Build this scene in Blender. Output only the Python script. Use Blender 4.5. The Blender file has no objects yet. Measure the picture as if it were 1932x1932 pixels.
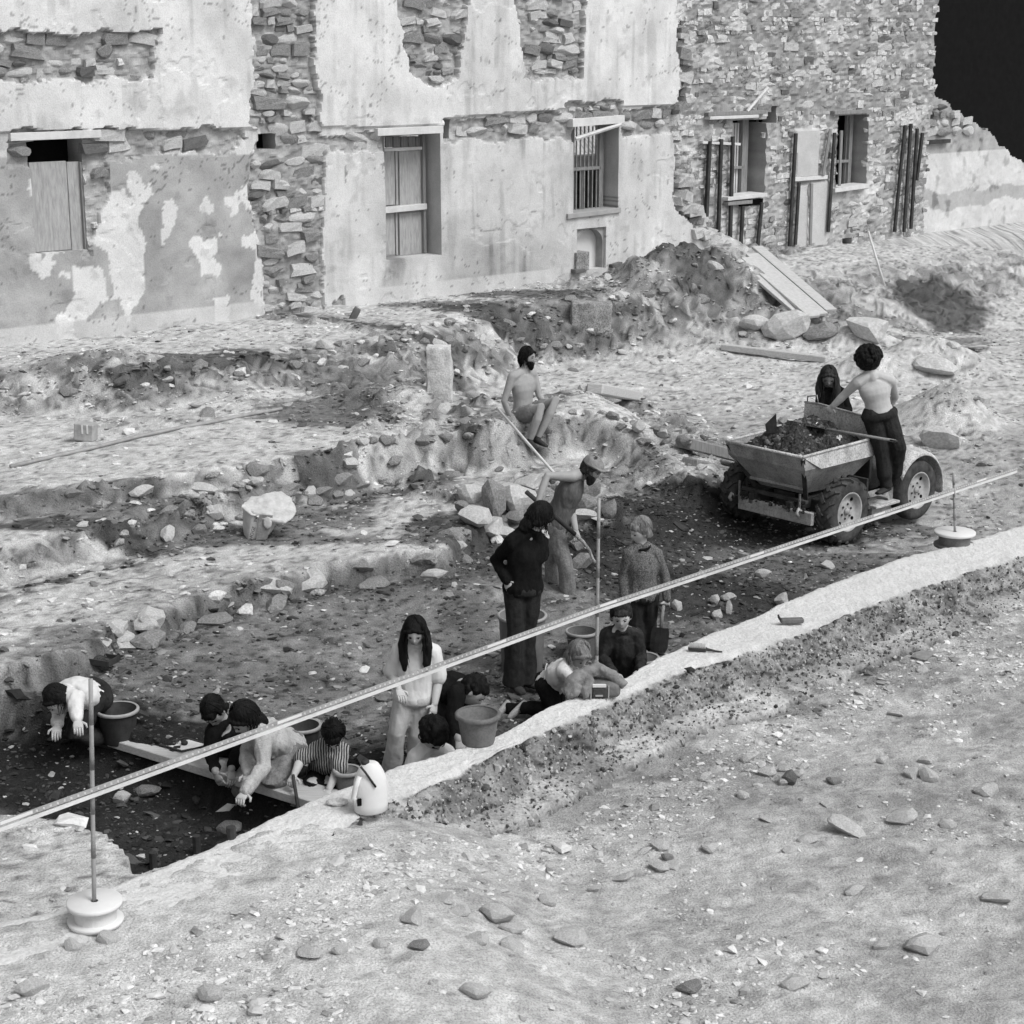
import bpy, bmesh, math, random
import numpy as np
from mathutils import Vector, Matrix
R = math.radians
scene = bpy.context.scene
C = scene.collection
# ------------------------------------------------------------------ camera, sky, sun, exposure
CAMH = 5.4; PITCH = R(14.8); FPX = 3400.0; CX = 966.0
cam_d = bpy.data.cameras.new("camera"); cam = bpy.data.objects.new("camera", cam_d); C.objects.link(cam)
cam.location = (0, 0, CAMH); cam.rotation_euler = (R(90) - PITCH, 0, 0)
cam_d.sensor_width = 36; cam_d.lens = FPX / 1932 * 36; cam_d.clip_end = 2000
scene.camera = cam
world = bpy.data.worlds.new("World"); scene.world = world; world.use_nodes = True
nt = world.node_tree; nt.nodes.clear()
sky = nt.nodes.new("ShaderNodeTexSky"); sky.sky_type = 'NISHITA'; sky.sun_disc = False
SUN_EL, SUN_AZ = R(52), R(126)          # azimuth measured clockwise from +y (the view direction)
sky.sun_elevation = SUN_EL; sky.sun_rotation = SUN_AZ; sky.air_density = 1.0; sky.dust_density = 4.0
bw = nt.nodes.new("ShaderNodeRGBToBW"); bg = nt.nodes.new("ShaderNodeBackground"); ow = nt.nodes.new("ShaderNodeOutputWorld")
bg.inputs[1].default_value = 0.15
nt.links.new(sky.outputs[0], bw.inputs[0]); nt.links.new(bw.outputs[0], bg.inputs[0]); nt.links.new(bg.outputs[0], ow.inputs[0])
sd = bpy.data.lights.new("sun", 'SUN'); sd.energy = 1.5; sd.angle = R(24); sd.color = (1, 1, 1)
sun = bpy.data.objects.new("sun", sd); C.objects.link(sun)
_d = Vector((math.sin(SUN_AZ) * math.cos(SUN_EL), math.cos(SUN_AZ) * math.cos(SUN_EL), math.sin(SUN_EL)))
sun.rotation_euler = _d.to_track_quat('Z', 'Y').to_euler(); sun.location = _d * 60
scene.view_settings.view_transform = 'Standard'; scene.view_settings.look = 'None'
scene.view_settings.exposure = 0.12; scene.view_settings.gamma = 1.0; scene.view_settings.use_curve_mapping = False
scene.render.engine = 'CYCLES'

# ------------------------------------------------------------------ helpers
rng = np.random.default_rng(7); rnd = random.Random(11)
_cp, _sp = math.cos(PITCH), math.sin(PITCH)
def ray(px, py):
    cx = (px - CX) / FPX; cy = -(py - CX) / FPX
    return Vector((cx, _cp + cy * _sp, -_sp + cy * _cp))
def P(px, py, z):                       # a point seen at px,py of the photograph and z metres up
    d = ray(px, py); t = (z - CAMH) / d.z
    return Vector((d.x * t, d.y * t, z))
def Q(px, py, Y):                       # a point seen at px,py and Y metres away from the camera's foot
    d = ray(px, py); t = Y / d.y
    return Vector((d.x * t, Y, CAMH + d.z * t))
def PXM(Y): return Y / FPX              # metres per photograph pixel at distance Y

def hsh(ix, iy, iz, seed):
    n = (ix * 374761393 + iy * 668265263 + iz * 2147483647 + seed * 1274126177) & 0xffffffff
    n = ((n ^ (n >> 13)) * 1274126177) & 0xffffffff
    return ((n ^ (n >> 16)) & 0xffff) / 65535.0
def vnoise(x, y, z=None, seed=0):       # smooth value noise, 0..1
    x = np.asarray(x, float); y = np.asarray(y, float)
    z = np.zeros_like(x) if z is None else np.asarray(z, float)
    xi = np.floor(x).astype(np.int64); yi = np.floor(y).astype(np.int64); zi = np.floor(z).astype(np.int64)
    fx, fy, fz = x - xi, y - yi, z - zi
    fx = fx * fx * (3 - 2 * fx); fy = fy * fy * (3 - 2 * fy); fz = fz * fz * (3 - 2 * fz)
    def L(dz):
        a = hsh(xi, yi, zi + dz, seed); b = hsh(xi + 1, yi, zi + dz, seed)
        c = hsh(xi, yi + 1, zi + dz, seed); d = hsh(xi + 1, yi + 1, zi + dz, seed)
        return (a * (1 - fx) + b * fx) * (1 - fy) + (c * (1 - fx) + d * fx) * fy
    if not z.any(): return L(0)
    return L(0) * (1 - fz) + L(1) * fz
def fbm(x, y, z=None, oct=4, seed=0, gain=0.5):
    s = 0; a = 1; t = 0
    for o in range(oct):
        s = s + a * vnoise(x * 2 ** o + 17.3 * o, y * 2 ** o - 9.1 * o, None if z is None else z * 2 ** o, seed + o)
        t += a; a *= gain
    return s / t
def cell(x, y, seed=0):                 # worley: distance to nearest, second nearest, id of the nearest
    xi = np.floor(x).astype(np.int64); yi = np.floor(y).astype(np.int64)
    d1 = np.full(x.shape, 9.0); d2 = np.full(x.shape, 9.0); idn = np.zeros(x.shape)
    for ax in (-1, 0, 1):
        for ay in (-1, 0, 1):
            cx, cy = xi + ax, yi + ay
            px = cx + hsh(cx, cy, 1, seed); py = cy + hsh(cx, cy, 2, seed)
            d = np.hypot(px - x, py - y); h = hsh(cx, cy, 3, seed)
            nw = d < d1
            d2 = np.where(nw, d1, np.minimum(d2, d)); idn = np.where(nw, h, idn); d1 = np.where(nw, d, d1)
    return d1, d2, idn
def sst(a, b, x):
    t = np.clip((x - a) / (b - a), 0, 1); return t * t * (3 - 2 * t)
def psd(poly, x, y):                    # signed distance to a polygon, negative inside
    poly = np.asarray(poly, float); n = len(poly)
    d = np.full(x.shape, 1e9); ins = np.zeros(x.shape, bool)
    for i in range(n):
        ax, ay = poly[i]; bx, by = poly[(i + 1) % n]
        ex, ey = bx - ax, by - ay; L = ex * ex + ey * ey + 1e-12
        t = np.clip(((x - ax) * ex + (y - ay) * ey) / L, 0, 1)
        d = np.minimum(d, (x - ax - t * ex) ** 2 + (y - ay - t * ey) ** 2)
        cond = (ay > y) != (by > y)
        xs = ax + (y - ay) * ex / (ey if abs(ey) > 1e-9 else 1e-9)
        ins ^= cond & (x < xs)
    d = np.sqrt(d)
    return np.where(ins, -d, d)

def gmat(name, base, rough=0.85, nscale=8, namt=0.25, bump=0.3, bscale=40, attr=False, spec=0.12, stretch=None, coord='Object', metal=0.0, speck=0.0):
    m = bpy.data.materials.new(name); m.use_nodes = True; t = m.node_tree; N = t.nodes; Lk = t.links
    b = N["Principled BSDF"]; b.inputs["Roughness"].default_value = rough; b.inputs["Specular IOR Level"].default_value = spec
    b.inputs["Metallic"].default_value = metal
    tc = N.new("ShaderNodeTexCoord"); mp = N.new("ShaderNodeMapping"); Lk.new(tc.outputs[coord], mp.inputs[0])
    if stretch: mp.inputs['Scale'].default_value = stretch
    n1 = N.new("ShaderNodeTexNoise"); n1.inputs["Scale"].default_value = nscale; n1.inputs["Detail"].default_value = 6; n1.inputs["Roughness"].default_value = .65
    Lk.new(mp.outputs[0], n1.inputs["Vector"])
    mr = N.new("ShaderNodeMapRange"); mr.inputs[1].default_value = .3; mr.inputs[2].default_value = .7
    mr.inputs[3].default_value = 1 - namt; mr.inputs[4].default_value = 1 + namt; Lk.new(n1.outputs[0], mr.inputs[0])
    mx = N.new("ShaderNodeMix"); mx.data_type = 'RGBA'; mx.blend_type = 'MULTIPLY'; mx.inputs[0].default_value = 1
    if attr:
        a = N.new("ShaderNodeAttribute"); a.attribute_name = "tone"; Lk.new(a.outputs[0], mx.inputs[6])
    else: mx.inputs[6].default_value = (base, base, base, 1)
    Lk.new(mr.outputs[0], mx.inputs[7]); out = mx.outputs[2]
    if speck:
        n3 = N.new("ShaderNodeTexNoise"); n3.inputs["Scale"].default_value = bscale * 1.3; n3.inputs["Detail"].default_value = 3
        Lk.new(mp.outputs[0], n3.inputs["Vector"])
        m3 = N.new("ShaderNodeMapRange"); m3.inputs[1].default_value = .40; m3.inputs[2].default_value = .52
        m3.inputs[3].default_value = 1 - speck; m3.inputs[4].default_value = 1.0 + speck * .25; Lk.new(n3.outputs[0], m3.inputs[0])
        m4 = N.new("ShaderNodeMix"); m4.data_type = 'RGBA'; m4.blend_type = 'MULTIPLY'; m4.inputs[0].default_value = 1
        Lk.new(out, m4.inputs[6]); Lk.new(m3.outputs[0], m4.inputs[7]); out = m4.outputs[2]
    Lk.new(out, b.inputs["Base Color"])
    if bump:
        n2 = N.new("ShaderNodeTexNoise"); n2.inputs["Scale"].default_value = bscale; n2.inputs["Detail"].default_value = 5; n2.inputs["Roughness"].default_value = .6
        Lk.new(mp.outputs[0], n2.inputs["Vector"])
        bp = N.new("ShaderNodeBump"); bp.inputs["Strength"].default_value = bump; bp.inputs["Distance"].default_value = .02
        Lk.new(n2.outputs[0], bp.inputs["Height"]); Lk.new(bp.outputs[0], b.inputs["Normal"])
    return m

def mesh_np(name, co, faces, mat=None, tone=None, smooth=True):
    me = bpy.data.meshes.new(name); co = np.asarray(co, np.float32); faces = np.asarray(faces, np.int32); k = faces.shape[1]
    me.vertices.add(len(co)); me.vertices.foreach_set("co", co.ravel())
    me.loops.add(faces.size); me.loops.foreach_set("vertex_index", faces.ravel())
    me.polygons.add(len(faces)); me.polygons.foreach_set("loop_start", np.arange(len(faces), dtype=np.int32) * k)
    me.polygons.foreach_set("loop_total", np.full(len(faces), k, np.int32))
    me.update(calc_edges=True); me.validate()
    me.polygons.foreach_set("use_smooth", np.full(len(me.polygons), bool(smooth)))
    if tone is not None:
        a = me.color_attributes.new("tone", 'FLOAT_COLOR', 'POINT')
        tt = np.ones((len(co), 4), np.float32); tt[:, :3] = np.asarray(tone, np.float32)[:, None]; a.data.foreach_set("color", tt.ravel())
    if mat: me.materials.append(mat)
    return me
def link(name, me, parent=None, loc=None, rot=None):
    o = bpy.data.objects.new(name, me); C.objects.link(o)
    if loc is not None: o.location = loc
    if rot is not None: o.rotation_euler = rot
    if parent: o.parent = parent
    return o
def tag(o, label=None, cat=None, group=None, kind=None):
    if label: o['label'] = label
    if cat: o['category'] = cat
    if group: o['group'] = group
    if kind: o['kind'] = kind
    return o
def thing(name, label, cat, loc=(0, 0, 0), rz=0, group=None):
    return tag(link(name, None, loc=loc, rot=(0, 0, rz)), label, cat, group)
def bmobj(name, bm, mat, parent=None, smooth=False, loc=None, rot=None):
    me = bpy.data.meshes.new(name); bmesh.ops.recalc_face_normals(bm, faces=bm.faces); bm.to_mesh(me); bm.free()
    if smooth: me.polygons.foreach_set("use_smooth", [True] * len(me.polygons))
    if mat: me.materials.append(mat)
    return link(name, me, parent, loc, rot)
def box(bm, c, s, m=None, bev=0.0):
    g = bmesh.ops.create_cube(bm, size=1, matrix=Matrix.Translation(c) @ (m.to_4x4() if m else Matrix.Identity(4)) @ Matrix.Diagonal((*s, 1)))
    if bev:
        es = list({e for v in g['verts'] for e in v.link_edges})
        bmesh.ops.bevel(bm, geom=es, offset=bev, segments=1, affect='EDGES')
def beam(bm, a, b, w, h, up=Vector((0, 0, 1)), bev=0.0):   # a box from a to b
    a = Vector(a); b = Vector(b); d = (b - a); L = d.length; d.normalize()
    s = d.cross(up)
    if s.length < 1e-4: s = d.cross(Vector((1, 0, 0)))
    s.normalize(); u = s.cross(d)
    m = Matrix((d, s, u)).transposed()
    box(bm, (a + b) / 2, (L, w, h), m, bev)
def tube(bm, pts, rads, seg=10, cap=True):
    pts = [Vector(p) for p in pts]; n = len(pts)
    if not hasattr(rads, '__len__'): rads = [rads] * n
    prev = None; rings = []
    for i, p in enumerate(pts):
        d = (pts[min(i + 1, n - 1)] - pts[max(i - 1, 0)])
        if d.length < 1e-9: d = Vector((0, 0, 1))
        d.normalize()
        if prev is None:
            s = d.cross(Vector((0, 0, 1)));  s = s if s.length > .05 else d.cross(Vector((1, 0, 0)))
        else: s = prev - d * prev.dot(d)
        s.normalize(); prev = s; u = d.cross(s)
        rings.append([bm.verts.new(p + (s * math.cos(2 * math.pi * k / seg) + u * math.sin(2 * math.pi * k / seg)) * rads[i]) for k in range(seg)])
    for a, b in zip(rings, rings[1:]):
        for k in range(seg): bm.faces.new((a[k], a[(k + 1) % seg], b[(k + 1) % seg], b[k]))
    if cap: bm.faces.new(rings[0][::-1]); bm.faces.new(rings[-1])
def loft(bm, rings, seg=16):            # rings of (centre, half axis a, half axis b)
    rr = []
    for c, a, b in rings:
        rr.append([bm.verts.new(Vector(c) + Vector(a) * math.cos(2 * math.pi * k / seg) + Vector(b) * math.sin(2 * math.pi * k / seg)) for k in range(seg)])
    for p, q in zip(rr, rr[1:]):
        for k in range(seg): bm.faces.new((p[k], p[(k + 1) % seg], q[(k + 1) % seg], q[k]))
    bm.faces.new(rr[0][::-1]); bm.faces.new(rr[-1])
def lathe(bm, prof, seg=32, m=None):
    m = m or Matrix.Identity(4); rr = []
    for r, z in prof: rr.append([bm.verts.new(m @ Vector((r * math.cos(2 * math.pi * k / seg), r * math.sin(2 * math.pi * k / seg), z))) for k in range(seg)])
    for p, q in zip(rr, rr[1:]):
        for k in range(seg): bm.faces.new((p[k], p[(k + 1) % seg], q[(k + 1) % seg], q[k]))
    return rr
def ball(bm, c, r, m=None, sub=2):
    M = Matrix.Translation(c) @ (m.to_4x4() if m else Matrix.Identity(4)) @ Matrix.Diagonal((r[0], r[1], r[2], 1) if hasattr(r, '__len__') else (r, r, r, 1))
    bmesh.ops.create_icosphere(bm, subdivisions=sub, radius=1, matrix=M)

# ------------------------------------------------------------------ materials
M = {}
M['ground'] = gmat('ground', .5, .95, 5, .16, 1.0, 58, attr=True, speck=.24)  # speck paints the tiny shadows between grains into the colour
M['plaster'] = gmat('plaster', .6, .9, 2.2, .12, .4, 50, attr=True, speck=.10)
M['concrete'] = gmat('concrete', .5, .95, 9, .08, .7, 40, attr=True, speck=.10)
def aggregate():
    m = gmat('aggregate_face', .3, .95, 5, .2, .45, 34, attr=True, speck=.22); t = m.node_tree; N = t.nodes; b = N["Principled BSDF"]; src = b.inputs["Base Color"].links[0].from_socket
    tc = N.new("ShaderNodeTexCoord"); v = N.new("ShaderNodeTexVoronoi"); v.inputs["Scale"].default_value = 62; t.links.new(tc.outputs['Object'], v.inputs["Vector"]); bwn = N.new("ShaderNodeRGBToBW"); t.links.new(v.outputs["Color"], bwn.inputs[0])
    mr = N.new("ShaderNodeMapRange"); mr.inputs[1].default_value = .2; mr.inputs[2].default_value = .8; mr.inputs[3].default_value = .85; mr.inputs[4].default_value = 1.1; t.links.new(bwn.outputs[0], mr.inputs[0])
    mx = N.new("ShaderNodeMix"); mx.data_type = 'RGBA'; mx.blend_type = 'MULTIPLY'; mx.inputs[0].default_value = 1; t.links.new(src, mx.inputs[6]); t.links.new(mr.outputs[0], mx.inputs[7]); t.links.new(mx.outputs[2], b.inputs["Base Color"]); return m
M['aggregate'] = aggregate()
M['st_pale'] = gmat('pale_stone', .58, .9, 7, .25, .7, 40, speck=.18)
M['st_mid'] = gmat('grey_stone', .29, .9, 7, .4, .7, 40, speck=.4)
M['st_dark'] = gmat('dark_stone', .14, .9, 7, .35, .6, 25)
M['wood_pale'] = gmat('pale_wood', .48, .8, 5, .2, .3, 30, stretch=(1, 12, 12))
M['wood_grey'] = gmat('weathered_wood', .25, .85, 5, .3, .4, 30, stretch=(12, 12, 1))
M['wood_dark'] = gmat('dark_wood', .05, .85, 6, .4, .4, 30)
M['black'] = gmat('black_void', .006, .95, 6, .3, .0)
M['white'] = gmat('white_plastic', .66, .5, 4, .06, .1, 20)
M['steel'] = gmat('steel', .3, .5, 9, .3, .2, 40, metal=.6, spec=.5)
M['rubber'] = gmat('tyre_rubber', .06, .85, 9, .6, .3, 40)
M['paint'] = gmat('dumper_paint', .36, .75, 5, .35, .3, 40, speck=.22)
M['paint_pale'] = gmat('dumper_paint_pale', .50, .7, 5, .35, .3, 40, speck=.3)
M['paint_dark'] = gmat('dumper_grime', .05, .8, 6, .5, .3, 50)
M['rim'] = gmat('wheel_rim', .36, .6, 8, .3, .2, 40)
M['soil'] = gmat('dark_soil', .05, .95, 10, .5, 1, 30, speck=.5)
M['bucket_blk'] = gmat('black_rubber_bucket', .04, .6, 6, .5, .1, 40)
M['bucket_gry'] = gmat('grey_rubber_bucket', .15, .7, 7, .25, .15, 50, speck=.12)
M['bin'] = gmat('bin_metal', .15, .7, 7, .25, .1, 40)
M['cloth'] = gmat('grey_cloth', .22, .9, 9, .3, .5, 50)
# ------------------------------------------------------------------ the ground
def PW(z, *pp): return [tuple(P(a, b, z)[:2]) for a, b in pp]
ZD = 1.4; ZA = 0.5; ZW = 0.6
def zbase(x, y):
    s_ = 16.7 + 3.0 * sst(1.5, 3.0, x); z = 0.06 * sst(15.5, 18, y) + 0.30 * sst(s_, s_ + 2.6, y) + .16 * sst(21, 26, y)
    return z
# top edges of the raised parts, as seen, at their own heights
RA = PW(ZA, (-400, 1330), (60, 1245), (131, 1222), (180, 1203), (203, 1168), (300, 1143), (352, 1122), (440, 1100), (520, 1086), (600, 1062), (640, 1057), (700, 1050), (760, 1040), (832, 1040), (850, 1010), (900, 985), (940, 930), (960, 890)) + [(0.6, 23.5), (-14, 34), (-25, 20)]
RA2 = PW(ZA, (900, 905), (1040, 885), (1120, 872), (1150, 855)) + [(1.6, 22.3), (1, 24), (-1.5, 23)]
RB = PW(.78, (-400, 1110), (131, 990), (300, 948), (400, 925), (480, 905), (560, 892), (640, 868), (700, 850), (760, 842)) + [(-1.2, 24), (-12, 33), (-25, 22)]
RC = PW(.97, (-400, 985), (131, 918), (300, 900), (480, 872), (600, 855), (680, 838), (760, 822), (830, 815), (900, 812), (952, 806)) + [(-.05, 21.6), (-2.2, 25), (-12, 33), (-25, 24)]
RW = PW(.97, (900, 806), (960, 796), (1030, 785), (1090, 775), (1150, 780), (1220, 800), (1290, 828), (1312, 835), (1330, 815), (1250, 775), (1170, 750), (1090, 738), (1040, 745), (960, 765), (900, 775))
RD = PW(ZD, (-600, 760), (-100, 700), (131, 690), (230, 688), (380, 672), (470, 660), (560, 645), (640, 640), (700, 636), (760, 622), (850, 590), (920, 575), (1000, 565), (1090, 556), (1130, 556), (1220, 545), (1235, 528), (1290, 520)) + [(5, 36), (2, 55), (-30, 55), (-30, 22)]
RE = PW(ZD, (1290, 515), (1400, 492), (1560, 480), (1740, 460), (2100, 430)) + [(30, 60), (3, 60)]
# front ground: merges with the foundation on the left
RF = PW(.55, (-500, 1430), (-100, 1530), (131, 1548), (200, 1582), (236, 1618), (246, 1652), (330, 1632), (470, 1570)) + [(-1.0, 10.2), (-.6, 8.6), (-1.5, 3), (-30, 3), (-30, 10)]
BACKE = PW(ZW, (-300, 1790), (100, 1712), (250, 1655), (300, 1636), (460, 1566), (600, 1503), (760, 1440), (900, 1400), (960, 1376), (1040, 1330), (1185, 1275), (1240, 1240), (1340, 1196), (1480, 1137), (1570, 1097), (1700, 1050), (1800, 1028), (1932, 988), (2300, 880))
FRONTE = PW(ZW, (-300, 1905), (100, 1800), (250, 1742), (400, 1690), (480, 1652), (600, 1578), (720, 1520), (840, 1462), (940, 1415), (1130, 1330), (1240, 1278), (1379, 1238), (1460, 1205), (1547, 1177), (1640, 1140), (1715, 1112), (1800, 1086), (1932, 1042), (2300, 925))
PIT = PW(-.05, (-300, 1340), (131, 1398), (215, 1412), (400, 1470), (620, 1535), (700, 1560)) + BACKE[6:1:-1] + PW(0, (100, 1640), (-300, 1650))
def arc(poly, n):
    p = np.array(poly); s = np.r_[0, np.cumsum(np.hypot(*np.diff(p, axis=0).T))]
    t = np.linspace(0, s[-1], n); return np.c_[np.interp(t, s, p[:, 0]), np.interp(t, s, p[:, 1])]
def side_front(x, y):                   # >0 on the camera's side of the foundation
    p = np.array(BACKE); d = np.full(x.shape, 1e9); sgn = np.zeros(x.shape)
    for (ax, ay), (bx, by) in zip(p, p[1:]):
        ex, ey = bx - ax, by - ay; t = np.clip(((x - ax) * ex + (y - ay) * ey) / (ex * ex + ey * ey), 0, 1)
        dd = np.hypot(x - ax - t * ex, y - ay - t * ey); cr = -(ex * (y - ay) - ey * (x - ax))
        m = dd < d; d = np.where(m, dd, d); sgn = np.where(m, np.sign(cr), sgn)
    return d * sgn
def ground_h(x, y):
    wx = x + .16 * (fbm(x * 1.1, y * 1.1, seed=3) - .5) + .06 * (fbm(x * 6, y * 6, seed=4) - .5); wy = y + .16 * (fbm(x * 1.1 + 50, y * 1.1, seed=5) - .5) + .10 * (fbm(x * 5 + 9, y * 5, seed=6) - .5)
    h = zbase(x, y) + .10 * (fbm(x * .8, y * .8, seed=1) - .5)
    rough = np.full(x.shape, .5)
    def lay(poly, z, w, h, rough, amp=.9):
        d = psd(poly, wx, wy); k = 1 - sst(0, w, d); nh = h + (np.maximum(z, h) - h) * k
        return nh, np.maximum(rough, 4 * k * (1 - k) * amp * 1.8)
    h, rough = lay(RE, ZD, 4.2, h, rough); h, rough = lay(RA2, ZA, 1.5, h, rough); h, r0_ = lay(RA, .27, 2.4, h, rough, .1); h, rough = lay(RA, ZA, .12, h, rough, .8)
    h, rough = lay(RB, .78, .55, h, rough); h, rough = lay(RC, .97, .22, h, rough)
    h, rough = lay(RW, .99 - .38 * sst(.9, 2.1, x), .5, h, rough, .9); h, rough = lay(RD, ZD, 1.3, h, rough, 1.3)
    f = side_front(x, y)
    gf = .20 + .07 * (fbm(x * .7, y * .7, seed=8) - .5) + .18 * sst(3.2, 6.5, x) + .16 * (1 - sst(-1.4, .3, x)) * (1 - sst(.8, 3.0, f))
    h = np.where(f > .25, gf, h)
    dF = psd(RF, wx, wy); k = 1 - sst(0, 1.5, dF); kF = 1 - sst(0, .12, dF)
    h = np.where(f > .1, h + (.595 - h) * k, h + (.56 - h) * kF)
    dp = psd(PIT, wx, wy); kp = 1 - sst(-.15, .05, dp); h = np.where((f < .1) & (dF > .05), h - .30 * kp, h)
    for (px, py, z, rx, ry, hh) in BUMPS:
        c = P(px, py, z); q = ((x - c.x) / rx) ** 2 + ((y - c.y) / ry) ** 2
        q = q * (.7 + .6 * fbm(x * 2.5 + px, y * 2.5, seed=12)); h = h + hh * np.exp(-q * 1.6); rough = np.maximum(rough, np.exp(-q) * .8)
    # fine relief
    rb = np.clip(rough - .5, 0, 1.2)
    far = 1 - .6 * sst(17, 23, y)
    h = h + (.05 + .12 * rb) * (fbm(x * 4, y * 4, seed=20) - .5) + (.03 + .07 * rb) * far * (fbm(x * 14, y * 14, seed=24, oct=3) - .5) * (.4 + rough)
    d1, d2, idn = cell(x * 3.1, y * 3.6, seed=31)
    h = h + .24 * rb * np.clip(.6 - d1, 0, .3) * (idn > .35)
    d1, d2, idn = cell(x * 8, y * 9, seed=33)
    h = h + (.02 + .09 * rb) * far * np.clip(.55 - d1, 0, .3) * (idn > .45)
    return h, rough, f, dF
BUMPS = [(1150, 1045, 0, .45, .45, .26), (1235, 1030, .05, .5, .4, .10), (1330, 1110, 0, .9, .5, .12), (1000, 1000, .2, .4, .3, .1),
         (1310, 575, 1.0, 1.3, 1.0, .55), (1420, 590, .9, .7, .6, .35), (1470, 630, .7, .7, .5, .28), (1620, 640, .7, .9, .6, .35), (1745, 685, .6, 1.2, .8, .45), (1640, 700, .6, .8, .5, .3),
         (1790, 815, .3, .7, .8, .5), (1240, 560, 1.2, .8, .6, .3), (200, 735, 1.1, 1.2, .8, .18), (450, 745, 1.1, .8, .8, .15), (770, 770, .9, .5, .6, .25),
         (1350, 500, 1.3, .8, 1.0, .5), (300, 800, 1.0, 1.5, .6, .08), (1640, 560, 1.0, 2.0, .7, .25), (1770, 540, 1.2, 1.2, .8, -.25)]
# soil tones, with shade of pit, banks, wall foot and dumper painted in: (px, py, z, rx m, ry m, albedo, strength)
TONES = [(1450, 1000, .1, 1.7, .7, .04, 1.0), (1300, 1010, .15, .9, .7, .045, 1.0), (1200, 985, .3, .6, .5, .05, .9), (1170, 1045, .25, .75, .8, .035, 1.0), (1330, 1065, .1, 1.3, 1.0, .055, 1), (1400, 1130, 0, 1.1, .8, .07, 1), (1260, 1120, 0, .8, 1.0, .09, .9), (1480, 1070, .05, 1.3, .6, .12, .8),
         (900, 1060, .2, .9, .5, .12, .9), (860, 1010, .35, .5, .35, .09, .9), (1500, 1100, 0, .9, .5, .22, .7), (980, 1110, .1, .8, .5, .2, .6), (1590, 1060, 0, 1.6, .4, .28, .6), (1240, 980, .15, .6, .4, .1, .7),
         (620, 760, 1.1, .9, .9, .16, .85), (690, 720, 1.1, .8, .7, .2, .7), (380, 715, 1.15, .9, .35, .13, .9), (470, 695, 1.2, .6, .3, .10, .9), (250, 720, 1.1, .8, .3, .18, .7), (150, 740, 1.1, .4, .5, .22, .6),
         (860, 610, 1.1, 1.3, .5, .17, .85), (1000, 590, 1.1, 1.2, .5, .14, .9), (920, 655, .8, .9, .6, .10, .9), (1085, 585, 1.1, .6, .4, .14, .8), (1030, 640, .8, .8, .8, .2, .7),
         (1290, 545, 1.3, .8, .5, .14, .85), (1240, 540, 1.3, .3, .3, .1, .8), (1310, 610, .8, .7, .3, .12, .7), (1650, 600, .9, 2.2, .5, .18, .7), (1770, 570, .8, 1.0, 1.2, .10, .9), (1780, 640, .7, .8, .5, .06, 1), (1620, 570, 1, 1.5, .4, .2, .6),
         (330, 1000, .6, 2.4, .3, .13, .75), (150, 1030, .55, 1.1, .22, .07, .9), (560, 940, .7, .9, .5, .17, .75), (640, 905, .7, .5, .35, .13, .8), (400, 965, .7, 1.2, .25, .13, .8),
         (700, 1240, 0, 2.6, 1.4, .2, .35), (400, 1330, 0, 1.8, .7, .2, .6), (900, 1420, 0, 1.5, .8, .10, .8), (1100, 1290, 0, .9, .9, .12, .8), (1250, 1230, 0, .8, .6, .16, .7), (160, 1300, 0, .6, .4, .2, .6),
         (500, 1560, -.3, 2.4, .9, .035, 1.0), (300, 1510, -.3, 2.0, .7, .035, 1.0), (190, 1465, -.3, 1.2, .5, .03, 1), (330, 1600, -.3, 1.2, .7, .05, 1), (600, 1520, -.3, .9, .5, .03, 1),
         (1380, 1120, 0, .6, .3, .06, .7), (1700, 1000, .05, .9, .3, .2, .6), (1060, 1180, 0, .8, .5, .22, .5),
         (1380, 1330, .2, .9, .25, .26, .6), (1500, 1275, .2, .8, .25, .22, .7), (1200, 1440, .2, .9, .35, .26, .6), (1000, 1520, .2, .7, .4, .30, .5), (960, 1560, .2, .5, .3, .28, .5), (1650, 1210, .25, .8, .3, .24, .6), (1730, 1260, .25, .7, .4, .28, .5),
         (800, 1700, .2, .8, .3, .34, .4), (560, 1850, .35, .6, .3, .36, .4), (1550, 1480, .2, 1.5, .5, .34, .45), (1300, 1900, .2, 1.0, .3, .6, .5), (900, 1850, .2, 1.0, .4, .58, .4)]
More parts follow.
